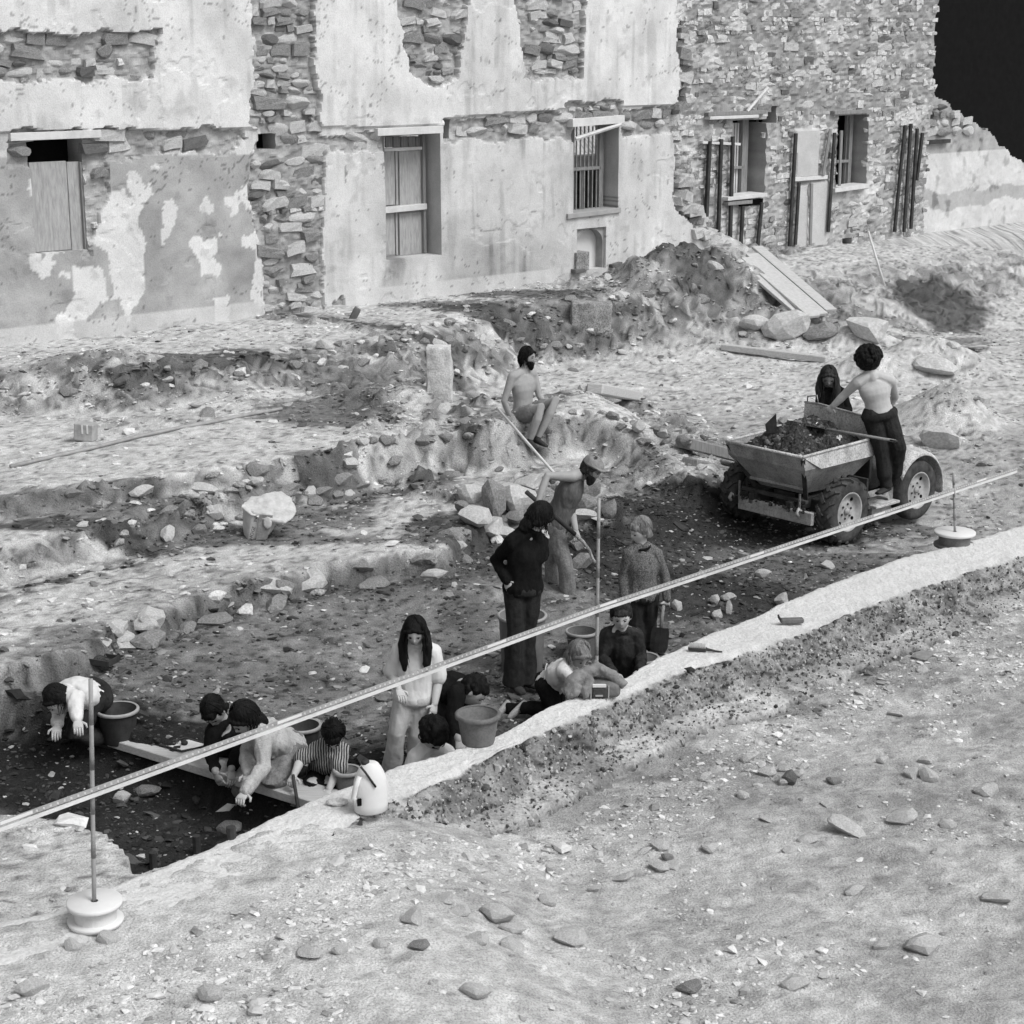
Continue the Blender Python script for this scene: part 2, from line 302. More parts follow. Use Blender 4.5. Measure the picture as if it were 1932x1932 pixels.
def ground_tone(x, y, h, rough, f, dF):
    n = fbm(x * 1.3, y * 1.3, seed=40, oct=5); n2 = fbm(x * 9, y * 9, seed=44, oct=3)
    t = .40 + .16 * (n - .5) * 2
    # pale dust on the flat tops
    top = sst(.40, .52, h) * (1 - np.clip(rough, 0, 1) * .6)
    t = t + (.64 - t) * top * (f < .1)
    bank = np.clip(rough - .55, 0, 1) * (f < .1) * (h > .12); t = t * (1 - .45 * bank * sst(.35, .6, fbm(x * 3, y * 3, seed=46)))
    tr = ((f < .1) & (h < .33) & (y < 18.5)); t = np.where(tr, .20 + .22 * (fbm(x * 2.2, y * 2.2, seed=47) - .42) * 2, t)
    t = np.where((f > .1), .47 + .18 * (n - .5) * 2, t)
    t = np.where((dF < .6) & (f > -.3), t + (.6 - t) * (1 - sst(.0, .6, dF)), t)
    dra = psd(RA, x, y) + .15 * (fbm(x * 3, y * 3, seed=53) - .5); ft = np.exp(-((dra - .22) / .16) ** 2) * (f < 0) * sst(.25, .4, fbm(x * 1.7, y * 1.7, seed=54) + .12) * sst(.38, .52, fbm(x * 11, y * 11, seed=58) + .06); t = t + (.05 - t) * .9 * ft  # undercut shade painted into the tone along the ledge foot
    drb = psd(RB, x, y); ft = np.exp(-((drb - .75) / .22) ** 2) * (f < 0) * (drb > 0) * sst(.28, .42, fbm(x * 1.5, y * 1.5, seed=55) + .1) * sst(.40, .52, fbm(x * 10, y * 10, seed=59) + .04); t = t + (.06 - t) * .85 * ft  # painted shade band below the middle bank
    drd = psd(RD, x, y); ft = np.exp(-((drd - .55) / .5) ** 2) * (f < 0) * (drd > .03) * (y < 31) * sst(.42, .54, fbm(x * 1.3, y * 1.3, seed=56) + .04) * sst(.40, .52, fbm(x * 8, y * 8, seed=63) + .03); t = t + (.09 - t) * .85 * ft  # painted shade band below the terrace edge
    drw = psd(RW, x, y); ft = np.exp(-((drw - .5) / .4) ** 2) * (f < 0) * (drw > .1) * (x > 1.2) * sst(.4, .6, fbm(x * 2, y * 2, seed=57)); t = t + (.22 - t) * .6 * ft
    wx = x + .5 * (fbm(x * 2, y * 2, seed=51) - .5); wy = y + .5 * (fbm(x * 2 + 30, y * 2, seed=52) - .5)
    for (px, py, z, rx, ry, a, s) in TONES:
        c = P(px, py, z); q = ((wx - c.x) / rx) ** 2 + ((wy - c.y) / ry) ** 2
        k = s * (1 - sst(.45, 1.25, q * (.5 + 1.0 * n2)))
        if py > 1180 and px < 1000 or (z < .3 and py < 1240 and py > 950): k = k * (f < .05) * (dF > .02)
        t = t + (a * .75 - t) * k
    t = t * (1 + .5 * (n2 - .5)) * (1 + .35 * (fbm(x * 28, y * 28, seed=60, oct=2) - .5) * 2)
    cr = fbm(x * 17, y * 17, seed=65, oct=3); t = t * (1 - .55 * (1 - sst(.30, .37, cr)) * (f < .1)) ; cr = fbm(x * 9 + 4, y * 9, seed=66, oct=3); t = t * (1 - .22 * (1 - sst(.28, .36, cr)))
    return np.clip(t, .02, .68)
def axis(segs):
    out = []
    for a, b, s in segs: out += list(np.arange(a, b, s))
    return np.array(out + [segs[-1][1]])
gx = axis([(-160, -40, 12), (-40, -14, 1.5), (-14, -10, .2), (-10, 11.2, .045), (11.2, 15, .2), (15, 40, 1.5), (40, 160, 12)])
gy = axis([(-20, 3, 2), (3, 7, .15), (7, 16, .034), (16, 24, .05), (24, 36, .075), (36, 60, 1), (60, 400, 20)])
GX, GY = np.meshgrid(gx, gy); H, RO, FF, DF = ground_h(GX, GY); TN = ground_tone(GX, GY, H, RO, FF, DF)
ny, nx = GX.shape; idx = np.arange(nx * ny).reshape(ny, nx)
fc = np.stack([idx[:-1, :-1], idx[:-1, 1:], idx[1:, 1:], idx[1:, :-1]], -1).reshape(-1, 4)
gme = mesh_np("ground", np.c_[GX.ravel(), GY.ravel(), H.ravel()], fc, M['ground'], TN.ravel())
sx_ = np.clip(RO - .5, 0, 1) * (GY < 34); GX2 = GX + .22 * sx_ * (fbm(GX * 4, GY * 4, H * 9 + 1, seed=61, oct=3) - .5); GY2 = GY + .26 * sx_ * (fbm(GX * 4 + 7, GY * 4, H * 9 + 5, seed=64, oct=3) - .5)
gme.vertices.foreach_set("co", np.c_[GX2.ravel(), GY2.ravel(), H.ravel()].astype(np.float32).ravel()); gme.update()
ground = tag(link("ground", gme), 'bare excavated ground of pale dust, rubble banks and dark damp soil, with painted shade', kind='structure')
def gz(x, y):
    i = np.clip(np.searchsorted(gx, x) - 1, 0, nx - 2); j = np.clip(np.searchsorted(gy, y) - 1, 0, ny - 2)
    tx = (x - gx[i]) / (gx[i + 1] - gx[i]); ty = (y - gy[j]) / (gy[j + 1] - gy[j])
    return (H[j, i] * (1 - tx) + H[j, i + 1] * tx) * (1 - ty) + (H[j + 1, i] * (1 - tx) + H[j + 1, i + 1] * tx) * ty
def on_ground(px, py):                  # where the line of sight meets the ground
    d = ray(px, py); t = np.linspace(5, 60, 4000); x = d.x * t; y = d.y * t; z = CAMH + d.z * t
    k = np.argmax(z < gz(x, y)); return Vector((x[k], y[k], float(gz(x[k], y[k]))))

# ------------------------------------------------------------------ concrete foundation wall
nS = 1100; E0 = arc(BACKE, nS); E1 = arc(FRONTE, nS)
tb = np.r_[np.full(8, 0.0), np.linspace(0, 1, 34)[1:], np.full(26, 1.0)]
zb = np.r_[np.linspace(-.45, -.02, 8), np.full(33, 0.0), np.linspace(-.015, -.27, 15), np.linspace(-.28, -.31, 7), np.linspace(-.36, -.50, 4)]
ob = np.r_[np.zeros(8), np.zeros(33), .008 + np.linspace(0, 1, 15) * .13, np.linspace(.16, .36, 7), np.linspace(.385, .44, 4)]
T, S = np.meshgrid(tb, np.arange(nS)); ZB = zb[None, :].repeat(nS, 0); OB = ob[None, :].repeat(nS, 0)
d = E1 - E0; dl = np.hypot(d[:, 0], d[:, 1])[:, None]; dn = d / dl
tg = np.gradient((E0 + E1) / 2, axis=0); tg /= np.hypot(tg[:, 0], tg[:, 1])[:, None]; nm = np.c_[tg[:, 1], -tg[:, 0]]
AR = np.r_[0, np.cumsum(np.hypot(*np.diff((E0 + E1) / 2, axis=0).T))][:, None] + 0 * T; BR = np.arange(len(tb))[None, :] * .021 + 0 * T; fc1, fc2, fci = cell(AR * 24, BR * 24, seed=172)
X = E0[:, 0:1] + (E1 - E0)[:, 0:1] * T + nm[:, 0:1] * OB; Y = E0[:, 1:2] + (E1 - E0)[:, 1:2] * T + nm[:, 1:2] * OB
face = (T >= 1) & (ZB < -.012)
e_n = fbm(X * 3, Y * 3, ZB * 3, seed=70)
Zc = ZW + ZB + .05 * (fbm(X * 1.2, Y * 1.2, seed=71) - .5) + .012 * (fbm(X * 30, Y * 30, seed=72, oct=2) - .5)
Zc = Zc - .05 * np.exp(-((T - 1) / .08) ** 2) * (fbm(X * 6, Y * 6, seed=73))- .03 * np.exp(-(T / .06) ** 2) * fbm(X * 7, Y * 7, seed=76)
amp = np.where(face, .025 * (.5 - np.clip(fc1, 0, 1)) + .02 * (fci - .5) + .075 * (e_n - .5) * 2 + .07 * (fbm(X * 16, Y * 16, ZB * 16 + 3, seed=74, oct=3) - .5) * 2, np.where(T <= 0.001, .06 * (e_n - .5), np.where(T > .93, .022 * (fbm(X * 8, Y * 8, seed=77) - .5) * 2, 0)))
amp = np.where((T < .08), .05 * (fbm(X * 5, Y * 5, seed=79) - .5), amp)
X = X + nm[:, 0:1] * amp; Y = Y + nm[:, 1:2] * amp
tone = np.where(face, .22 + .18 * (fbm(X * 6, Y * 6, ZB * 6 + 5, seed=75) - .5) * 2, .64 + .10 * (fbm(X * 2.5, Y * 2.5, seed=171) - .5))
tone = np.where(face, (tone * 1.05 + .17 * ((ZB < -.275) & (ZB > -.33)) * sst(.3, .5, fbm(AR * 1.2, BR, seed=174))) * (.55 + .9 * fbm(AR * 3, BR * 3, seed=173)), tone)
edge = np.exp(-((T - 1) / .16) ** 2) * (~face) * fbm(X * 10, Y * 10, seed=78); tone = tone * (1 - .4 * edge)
idx = np.arange(nS * len(tb)).reshape(nS, len(tb)); fc = np.stack([idx[:-1, :-1], idx[1:, :-1], idx[1:, 1:], idx[:-1, 1:]], -1).reshape(-1, 4)
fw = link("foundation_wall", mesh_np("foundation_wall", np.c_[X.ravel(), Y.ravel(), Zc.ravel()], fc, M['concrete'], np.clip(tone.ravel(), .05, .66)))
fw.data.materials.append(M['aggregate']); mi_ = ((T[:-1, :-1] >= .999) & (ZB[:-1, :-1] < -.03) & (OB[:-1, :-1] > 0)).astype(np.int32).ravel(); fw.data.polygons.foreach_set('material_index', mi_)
tag(fw, 'long low pale concrete foundation wall running diagonally across the dig', 'wall')
# ------------------------------------------------------------------ masonry stones
def stone_mesh(name, seed, jit=.15, flat=1.0, e=.10):
    bm = bmesh.new(); bmesh.ops.create_cube(bm, size=2); bmesh.ops.subdivide_edges(bm, edges=bm.edges, cuts=1, use_grid_fill=True)
    r = random.Random(seed)
    for v in bm.verts:
        c = v.co; n = c.length; k = (1 / n) * e * 1.25 + (1 - e)
        v.co = Vector((c.x * k, c.y * k, c.z * k)) * .9 + Vector((r.uniform(-1, 1), r.uniform(-1, 1), r.uniform(-1, 1))) * jit
    cut = Vector((r.uniform(-1, 1), r.uniform(-1, 1), r.uniform(-.3, 1))).normalized()
    for v in bm.verts:
        q = v.co.dot(cut) - .75
        if q > 0: v.co -= cut * q * .8
    me = bpy.data.meshes.new(name); bmesh.ops.recalc_face_normals(bm, faces=bm.faces); bm.to_mesh(me); bm.free(); return me
SM = {}
for key in ('st_pale', 'st_mid', 'st_dark'):
    SM[key] = []
    for i in range(7):
        me = stone_mesh('stone', 100 + i); me.materials.append(M[key]); SM[key].append(me)
def rock_mesh(seed):
    bm = bmesh.new(); bmesh.ops.create_icosphere(bm, subdivisions=2, radius=1); r = random.Random(seed)
    for c in range(9):
        n = Vector((r.uniform(-1, 1), r.uniform(-1, 1), r.uniform(-.6, 1))).normalized(); dd = r.uniform(.48, .80)
        for v in bm.verts:
            q = v.co.dot(n) - dd
            if q > 0: v.co -= n * q
    for v in bm.verts: v.co = v.co * 1.2 + Vector((r.uniform(-1, 1), r.uniform(-1, 1), r.uniform(-1, 1))) * .055
    me = bpy.data.meshes.new('stone'); bm.to_mesh(me); bm.free(); return me
RK = {}
for key in ('st_pale', 'st_mid', 'st_dark'):
    RK[key] = []
    for i in range(9):
        me = rock_mesh(500 + i); me.materials.append(M[key]); RK[key].append(me)
def joined_stones(name, items, parent, mats=('st_pale', 'st_mid', 'st_dark')):
    # items: (matrix, key, variant) -> one mesh
    cos, fcs, mi, off = [], [], [], 0
    for mat, key, k in items:
        me = SM[key][k % 7]; v = np.array([vv.co[:] for vv in me.vertices]); m = np.array(mat)
        cos.append(v @ m[:3, :3].T + m[:3, 3]); f = np.array([p.vertices[:] for p in me.polygons]); fcs.append(f + off); off += len(v)
        mi += [mats.index(key)] * len(f)
    me = mesh_np(name, np.concatenate(cos), np.concatenate(fcs), smooth=False)
    for k in mats: me.materials.append(M[k])
    me.polygons.foreach_set("material_index", mi)
    return link(name, me, parent)

# ------------------------------------------------------------------ the ruined building
A0 = P(131, 640, ZD); B0 = P(1250, 510, ZD)
TU = (B0 - A0); TU.z = 0; TU.normalize(); NU = Vector((TU.y, -TU.x, 0))       # NU points to the yard
class Plane:
    def __init__(s, o): s.o = Vector(o)
    def uv(s, px, py):
        d = ray(px, py); t = (s.o - Vector((0, 0, CAMH))).dot(NU) / d.dot(NU); p = Vector((0, 0, CAMH)) + d * t
        return ((p - s.o).dot(TU), p.z)
    def w(s, u, v, d=0): return Vector((s.o.x, s.o.y, 0)) + TU * u + NU * d + Vector((0, 0, v))
PA = Plane(A0); PB = Plane(A0 - NU * .55); PC = Plane(A0 - NU * .75); PR = Plane(A0 - NU * .40)
BASIS = Matrix((TU, NU, Vector((0, 0, 1)))).transposed()
def polyuv(pl, pts): return [pl.uv(*p) for p in pts]
def wallface(name, pl, u0, u1, v0, v1, step, hole, inside, depth, tone, parent, mat, thick=.4):
    us = np.arange(u0, u1 + step, step); vs = np.arange(v0, v1 + step, step); U, V = np.meshgrid(us, vs)
    D = depth(U, V); TT = tone(U, V); ny, nx = U.shape
    wob = .5 * step
    keep = inside(U, V)
    for h in hole: keep &= psd(h, U, V) > 0
    idx = np.arange(nx * ny).reshape(ny, nx)
    q = keep[:-1, :-1] & keep[:-1, 1:] & keep[1:, 1:] & keep[1:, :-1]
    # the grid is snapped to the straight sides of the openings
    for h in hole:
        hu = [p[0] for p in h]; hv = [p[1] for p in h]
        a, b, c, e = min(hu), max(hu), min(hv), max(hv)
        m = (V > c - step) & (V < e + step)
        U = np.where(m & (np.abs(U - a) < step * 1.01) & (U <= a), a, U); U = np.where(m & (np.abs(U - b) < step * 1.01) & (U >= b), b, U)
        m = (U > a - step) & (U < b + step)
        V = np.where(m & (np.abs(V - c) < step * 1.01) & (V <= c), c, V); V = np.where(m & (np.abs(V - e) < step * 1.01) & (V >= e), e, V)
    fc = np.stack([idx[:-1, :-1], idx[:-1, 1:], idx[1:, 1:], idx[1:, :-1]], -1)[q]
    co = np.stack([pl.o.x + TU.x * U + NU.x * D, pl.o.y + TU.y * U + NU.y * D, V], -1).reshape(-1, 3)
    used = np.unique(fc); remap = -np.ones(nx * ny, int); remap[used] = np.arange(len(used)); fc = remap[fc]; co = co[used]; tn = TT.ravel()[used]
    # ragged edges get thickness: every open edge is carried back into the wall
    e = np.concatenate([fc[:, [0, 1]], fc[:, [1, 2]], fc[:, [2, 3]], fc[:, [3, 0]]]); key = np.sort(e, 1); k1 = key[:, 0].astype(np.int64) * len(co) + key[:, 1]
    un, inv, cnt = np.unique(k1, return_inverse=True, return_counts=True); be = e[cnt[inv] == 1]
    bv = np.unique(be); bm_ = -np.ones(len(co), int); bm_[bv] = np.arange(len(bv)) + len(co)
    back = co[bv] - np.array(NU)[None] * thick
    co2 = np.concatenate([co, back]); tn2 = np.concatenate([tn, tn[bv] * .9])
    sf = np.stack([be[:, 1], be[:, 0], bm_[be[:, 0]], bm_[be[:, 1]]], -1)
    me = mesh_np(name, co2, np.concatenate([fc, sf]), mat, tn2, smooth=False)
    return link(name, me, parent)
def edge_noise(U, V, a, s, seed): return a * (fbm(U * s, V * s, seed=seed) - .5) * 2

bld = thing('ruined_building', 'tall ruined stone building with peeling white plaster, boarded and barred windows across the back', 'building')
winA = {'w0': [(60, 262), (163, 262), (163, 476), (60, 476)], 'w1': [(727, 255), (832, 255), (832, 486), (727, 486)], 'w2': [(1082, 238), (1167, 236), (1167, 400), (1082, 404)]}
def rect(pl, x0, y0, x1, y1):
    a = pl.uv(x0, (y0 + y1) / 2); b = pl.uv(x1, (y0 + y1) / 2); c = pl.uv((x0 + x1) / 2, y0)[1]; d = pl.uv((x0 + x1) / 2, y1)[1]
    return [(a[0], d), (b[0], d), (b[0], c), (a[0], c)]
holesA = [rect(PA, 60, 262, 163, 476), rect(PA, 727, 253, 832, 486), rect(PA, 1082, 234, 1167, 402), rect(PA, 487, 252, 524, 282), rect(PA, 1088, 430, 1143, 508), rect(PA, 836, 225, 852, 262)]
EXPA = [[(468, -150), (478, 131), (470, 235), (487, 250), (472, 330), (476, 420), (494, 470), (500, 560), (498, 605), (612, 600), (612, 540), (606, 440), (612, 330), (606, 270), (598, 200), (590, 131), (592, -150)],
        [(20, 246), (460, 243), (466, 262), (430, 292), (400, 285), (330, 280), (240, 298), (172, 318), (20, 306)], [(600, 262), (725, 250), (725, 284), (600, 292)],
        [(836, 224), (1070, 210), (1082, 262), (836, 268)], [(1176, 205), (1300, 198), (1300, 250), (1176, 254)], [(1058, 192), (1172, 188), (1178, 224), (1068, 240)],
        [(735, -60), (885, -60), (862, 150), (820, 163), (775, 150)], [(960, -60), (1110, -60), (1092, 148), (1060, 152), (990, 150)], [(-100, 60), (300, 60), (285, 148), (240, 152), (131, 152), (-100, 150)],
        [(163, 300), (200, 300), (212, 340), (190, 400), (172, 490), (160, 480)], [(615, 590), (645, 560), (660, 600), (640, 640), (615, 640)]]
EXPA = [polyuv(PA, p) for p in EXPA]
LINE = polyuv(PA, [(-200, 256), (131, 246), (460, 243), (838, 236), (839, 222), (1070, 206), (1300, 196), (1300, -400), (-200, -400)])
WHITE = [polyuv(PA, p) for p in [[(175, 370), (235, 355), (265, 400), (275, 460), (270, 560), (240, 620), (215, 560), (200, 480), (165, 450)], [(300, 380), (330, 360), (340, 390), (310, 440)], [(360, 455), (380, 450), (400, 490), (420, 500), (415, 525), (380, 520)],
         [(131, 500), (190, 500), (200, 560), (131, 620)], [(400, 560), (430, 560), (430, 620), (410, 620)], [(300, 430), (318, 430), (310, 480), (300, 480)], [(480, 430), (490, 430), (495, 600), (480, 560)]]]
LOWL = polyuv(PA, [(-200, 300), (476, 290), (500, 620), (-200, 660)])
def exposedA(U, V):
    m = np.full(U.shape, 9.0)
    for p in EXPA: m = np.minimum(m, psd(p, U, V))
    return m + edge_noise(U, V, .09, 4, 80) + edge_noise(U, V, .03, 20, 81)
def depthA(U, V):
    ex = exposedA(U, V); k = 1 - sst(-.014, .008, ex); up = 1 - sst(-.01, .01, psd(LINE, U, V) + edge_noise(U, V, .02, 6, 82))
    c1, c2, cid = cell(U * 6, V * 10, seed=83); rub = -.09 + .05 * fbm(U * 9, V * 9, seed=84) + .05 * np.clip(.5 - c1, 0, 1)
    pl = .03 * (fbm(U * .9, V * .9, seed=85) - .5) + .006 * (fbm(U * 14, V * 14, seed=86) - .5) + .045 * up
    dam = sst(.66, .72, fbm(U * 2.2, V * 2.2, seed=89)); return pl * (1 - k) + rub * k - .012 * dam * (1 - k)
def toneA(U, V):
    ex = exposedA(U, V); k = 1 - sst(-.012, .006, ex); up = psd(LINE, U, V) < 0
    n = fbm(U * 1.6, V * 1.6, seed=87); st = fbm(U * 6, V * .8, seed=88)
    t = np.where(up, .68, .60) + .10 * (n - .5) * 2 - .10 * sst(.5, .8, st)
    low = psd(LOWL, U, V) < 0
    lw = np.full(U.shape, 9.0)
    for p in WHITE: lw = np.minimum(lw, psd(p, U, V))
    lw = lw + edge_noise(U, V, .12, 3.5, 90)
    t = t - .10 * sst(.45, .7, fbm(U * 1.1, V * .9, seed=188)) - .12 * sst(.56, .66, fbm(U * 8, V * .7, seed=189)) * sst(.4, .6, fbm(U * 1.5, V * 1.5, seed=190))
    lw = np.minimum(lw, (.70 - fbm(U * 2.6, V * 2.0, seed=191)) * 1.2)
    t = np.where(low, .36 + .12 * (fbm(U * 3, V * 3, seed=91) - .5) * 2, t); t = np.where(low & (lw < 0), .64, t)
    gr = polyuv(PA, [(835, 470), (980, 455), (1080, 470), (1080, 520), (835, 545)]); t = t - .14 * (1 - sst(-.1, .3, psd(gr, U, V))) * fbm(U * 2.5, V * 2.5, seed=92) * 1.5
    t = np.where(V < ZD + .25, t + (.58 - t) * .7, t)
    rub = .30 + .34 * (fbm(U * 7, V * 7, seed=93) - .4)
    ck = np.abs(fbm(U * 1.4, V * 1.4, seed=192, oct=5) - .5); t = t * (1 - .5 * (ck < .0035) * (fbm(U * .8, V * .8, seed=193) > .5)); t = t * (1 - .5 * (fbm(U * 13, V * 13, seed=194, oct=2) < .13)) * (1 - .16 * (1 - sst(.24, .32, fbm(U * 5, V * 5, seed=195, oct=4))))
    return np.clip(t * (1 - k) + rub * k, .06, .68)
RIGHTE = polyuv(PA, [(-700, -500), (1268, -500), (1275, 60), (1282, 131), (1278, 200), (1268, 215), (1274, 300), (1270, 370), (1284, 400), (1308, 430), (1335, 455), (1370, 490), (1410, 530), (1450, 640), (-700, 800)])
insA = lambda U, V: (psd(RIGHTE, U, V) + edge_noise(U, V, .10, 5, 94) < 0) & (V < 7.2 + edge_noise(U, V * 0, .4, 1.3, 95))
wallA = wallface('plaster_wall', PA, PA.uv(-420, 600)[0], PA.uv(1420, 500)[0], .9, 7.6, .029, holesA, insA, depthA, toneA, bld, M['plaster'], .42)

def masonry(pl, mask, u0, u1, v0, v1, proud, pale, parent, r, hmin=.07, hmax=.15, dens=1.0, cap=300, wmul=(1.1, 2.8), wild=1.0):
    items = []; v = v0
    while v < v1:
        hh = r.uniform(hmin, hmax); u = u0 - r.uniform(0, .2)
        while u < u1:
            w = hh * r.uniform(*wmul); cu, cv = u + w / 2, v + hh / 2
            if r.random() < dens and mask(np.array([cu]), np.array([cv]))[0]:
                t = r.random(); key = 'st_pale' if t < pale else ('st_mid' if t < pale + (1 - pale) * .65 else 'st_dark')
                if key == 'st_dark' and r.random() < .5: key = 'st_mid'
                d = proud + r.uniform(-.05, .04) * wild; rk = r.random() < .45
                mt = Matrix.Translation(pl.w(cu, cv + r.uniform(-.01, .01), d)) @ BASIS.to_4x4() @ Matrix.Rotation(r.uniform(-.2, .2) * wild, 4, 'Y') @ Matrix.Rotation(r.uniform(-.15, .15) * wild, 4, 'X') @ Matrix.Diagonal((w * .53, .07 * r.uniform(.8, 1.3), hh * .53, 1))
                items.append((w * hh, mt, key, r.randrange(7) + (7 if rk else 0)))
            u += w + .012
        v += hh + .008
    items.sort(key=lambda q: -q[0])
    for a, mt, key, k in items[:cap]:
        o = link('stone', SM[key][k] if k < 7 else RK[key][k - 7], parent); o.matrix_world = mt
    if len(items) > cap: tag(joined_stones('small_stones', [(m, k, n) for a, m, k, n in items[cap:]], parent), kind='stuff')
r = random.Random(5)
hA = lambda U, V: np.all([psd(h, U, V) > .06 for h in holesA], axis=0)
maskA = lambda U, V: (exposedA(U, V) < -.03) & hA(U, V) & insA(U, V)
masonry(PA, maskA, PA.uv(-100, 500)[0], PA.uv(1285, 400)[0], ZD - .1, 6.9, -.075, .55, bld, r, .06, .20, .90, 300, (1.1, 3.4))

def pbox(bm, pl, x0, y0, x1, y1, d0, d1, slope=0.0, bev=0.0):       # a box whose front face fills the pixel rectangle, d0..d1 out of the plane
    q = Plane(pl.o + NU * d1); a = q.uv(x0, (y0 + y1) / 2); b = q.uv(x1, (y0 + y1) / 2); c = q.uv((x0 + x1) / 2, y0)[1]; e = q.uv((x0 + x1) / 2, y1)[1]
    ctr = pl.w((a[0] + b[0]) / 2, (c + e) / 2, (d0 + d1) / 2)
    box(bm, ctr, (abs(b[0] - a[0]), abs(d1 - d0), abs(c - e)), (BASIS @ Matrix.Rotation(slope, 3, 'Y')), bev)
def part(name, parent, mat, *boxes, pl=PA, slope=0.0, bev=.004):
    bm = bmesh.new()
    for b in boxes: pbox(bm, pl, *b, slope=slope, bev=bev)
    return bmobj(name, bm, mat, parent)
M['board'] = gmat('shutter_boards', .36, .8, 5, .25, .3, 30, stretch=(6, 6, 1))
M['trim'] = gmat('pale_timber', .60, .8, 4, .15, .3, 40)
M['reveal'] = gmat('reveal_plaster', .33, .9, 5, .2, .3, 30)
part('lintel', bld, M['trim'], (20, 248, 192, 263, -.3, .05)); part('lintel', bld, M['trim'], (713, 240, 837, 254, -.35, .09)); part('lintel', bld, M['trim'], (1081, 221, 1179, 236, -.3, .10), slope=R(-1.5))
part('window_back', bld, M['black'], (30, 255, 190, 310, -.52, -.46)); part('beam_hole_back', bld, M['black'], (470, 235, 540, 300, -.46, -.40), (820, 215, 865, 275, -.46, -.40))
w0 = part('window', bld, M['wood_grey'], (156, 305, 163, 476, -.2, -.08)); part('shutter_board', w0, M['board'], (60, 305, 130, 474, -.2, -.14)); part('shutter_board', w0, M['board'], (131, 305, 155, 474, -.2, -.13))
w1 = part('window', bld, M['wood_grey'], (720, 250, 727, 490, -.42, -.30), (799, 250, 804, 486, -.42, -.30), (720, 250, 804, 256, -.42, -.31), (720, 482, 804, 487, -.42, -.29))
for bx in ((726, 284, 745, 387), (747, 284, 751, 387), (754, 284, 798, 387), (727, 401, 745, 481), (747, 401, 751, 481), (754, 401, 798, 481)): part('shutter_board', w1, M['board'], (*bx, -.41, -.36))
for i in range(5): part('shutter_board', w1, M['wood_grey'], (728 + i * 14.4, 257, 740.5 + i * 14.4, 278, -.41, -.37))
part('rail', w1, M['trim'], (724, 278, 802, 284, -.40, -.32)); part('rail', w1, M['trim'], (724, 388, 806, 399, -.40, -.26), slope=R(-1))
part('reveal_panel', bld, M['reveal'], (0, 0, 1, 1, -.02, -.01)) if False else None
# window 2: sash with bars
w2 = part('window', bld, M['wood_grey'], (1076, 236, 1084, 402, -.42, -.34), (1131, 236, 1139, 402, -.42, -.30), (1080, 394, 1136, 402, -.42, -.30), (1080, 315, 1134, 321, -.42, -.30), (1097, 320, 1101, 396, -.42, -.36), (1116, 320, 1119, 396, -.42, -.36))
for i in range(6): part('bar', w2, M['steel'], (1087 + i * 7.6, 238, 1088.8 + i * 7.6, 396, -.33, -.31), bev=0)
part('pane', w2, M['black'], (1084, 322, 1131, 395, -.44, -.43))
part('sill', bld, M['reveal'], (1072, 398, 1172, 407, -.4, .05), slope=R(-1.5))
bm = bmesh.new(); tube(bm, [PA.w(*PA.uv(1084, 262), .02), PA.w(*PA.uv(1165, 234), .08)], .035, 6); bmobj('fallen_batten', bm, M['trim'], bld)
# arched fireplace niche
nich = part('niche_back', bld, M['white'], (1070, 425, 1150, 512, -.30, -.22))
bm = bmesh.new(); a0 = PA.uv(1092, 505); a1 = PA.uv(1140, 505); top = PA.uv(1115, 432)[1]; cu = (a0[0] + a1[0]) / 2; ru = (a1[0] - a0[0]) / 2
pts = [(a0[0], a0[1])] + [(cu - ru * math.cos(t), top - ru * .8 + ru * .8 * math.sin(t)) for t in np.linspace(0, math.pi, 12)] + [(a1[0], a1[1])]
outer = [(a0[0] - .14, a0[1])] + [(cu - (ru + .14) * math.cos(t), top + .12 - ru * .2 + (ru * .3) * math.sin(t)) for t in np.linspace(0, math.pi, 12)] + [(a1[0] + .14, a1[1])]
vi = [bm.verts.new(PA.w(u, v, -.05)) for u, v in pts]; vo = [bm.verts.new(PA.w(u, v, -.05)) for u, v in outer]; vb = [bm.verts.new(PA.w(u, v, -.22)) for u, v in pts]
for i in range(len(pts) - 1): bm.faces.new((vi[i], vi[i + 1], vo[i + 1], vo[i])); bm.faces.new((vi[i], vi[i + 1], vb[i + 1], vb[i]))
bmobj('niche_arch', bm, M['reveal'], bld)
part('brick', bld, M['st_mid'], (1088, 476, 1112, 510, -.2, .06)); part('brick', bld, M['st_dark'], (1086, 508, 1104, 515, .0, .12)); part('brick', bld, M['st_dark'], (1156, 497, 1175, 503, .0, .1), slope=R(-8))
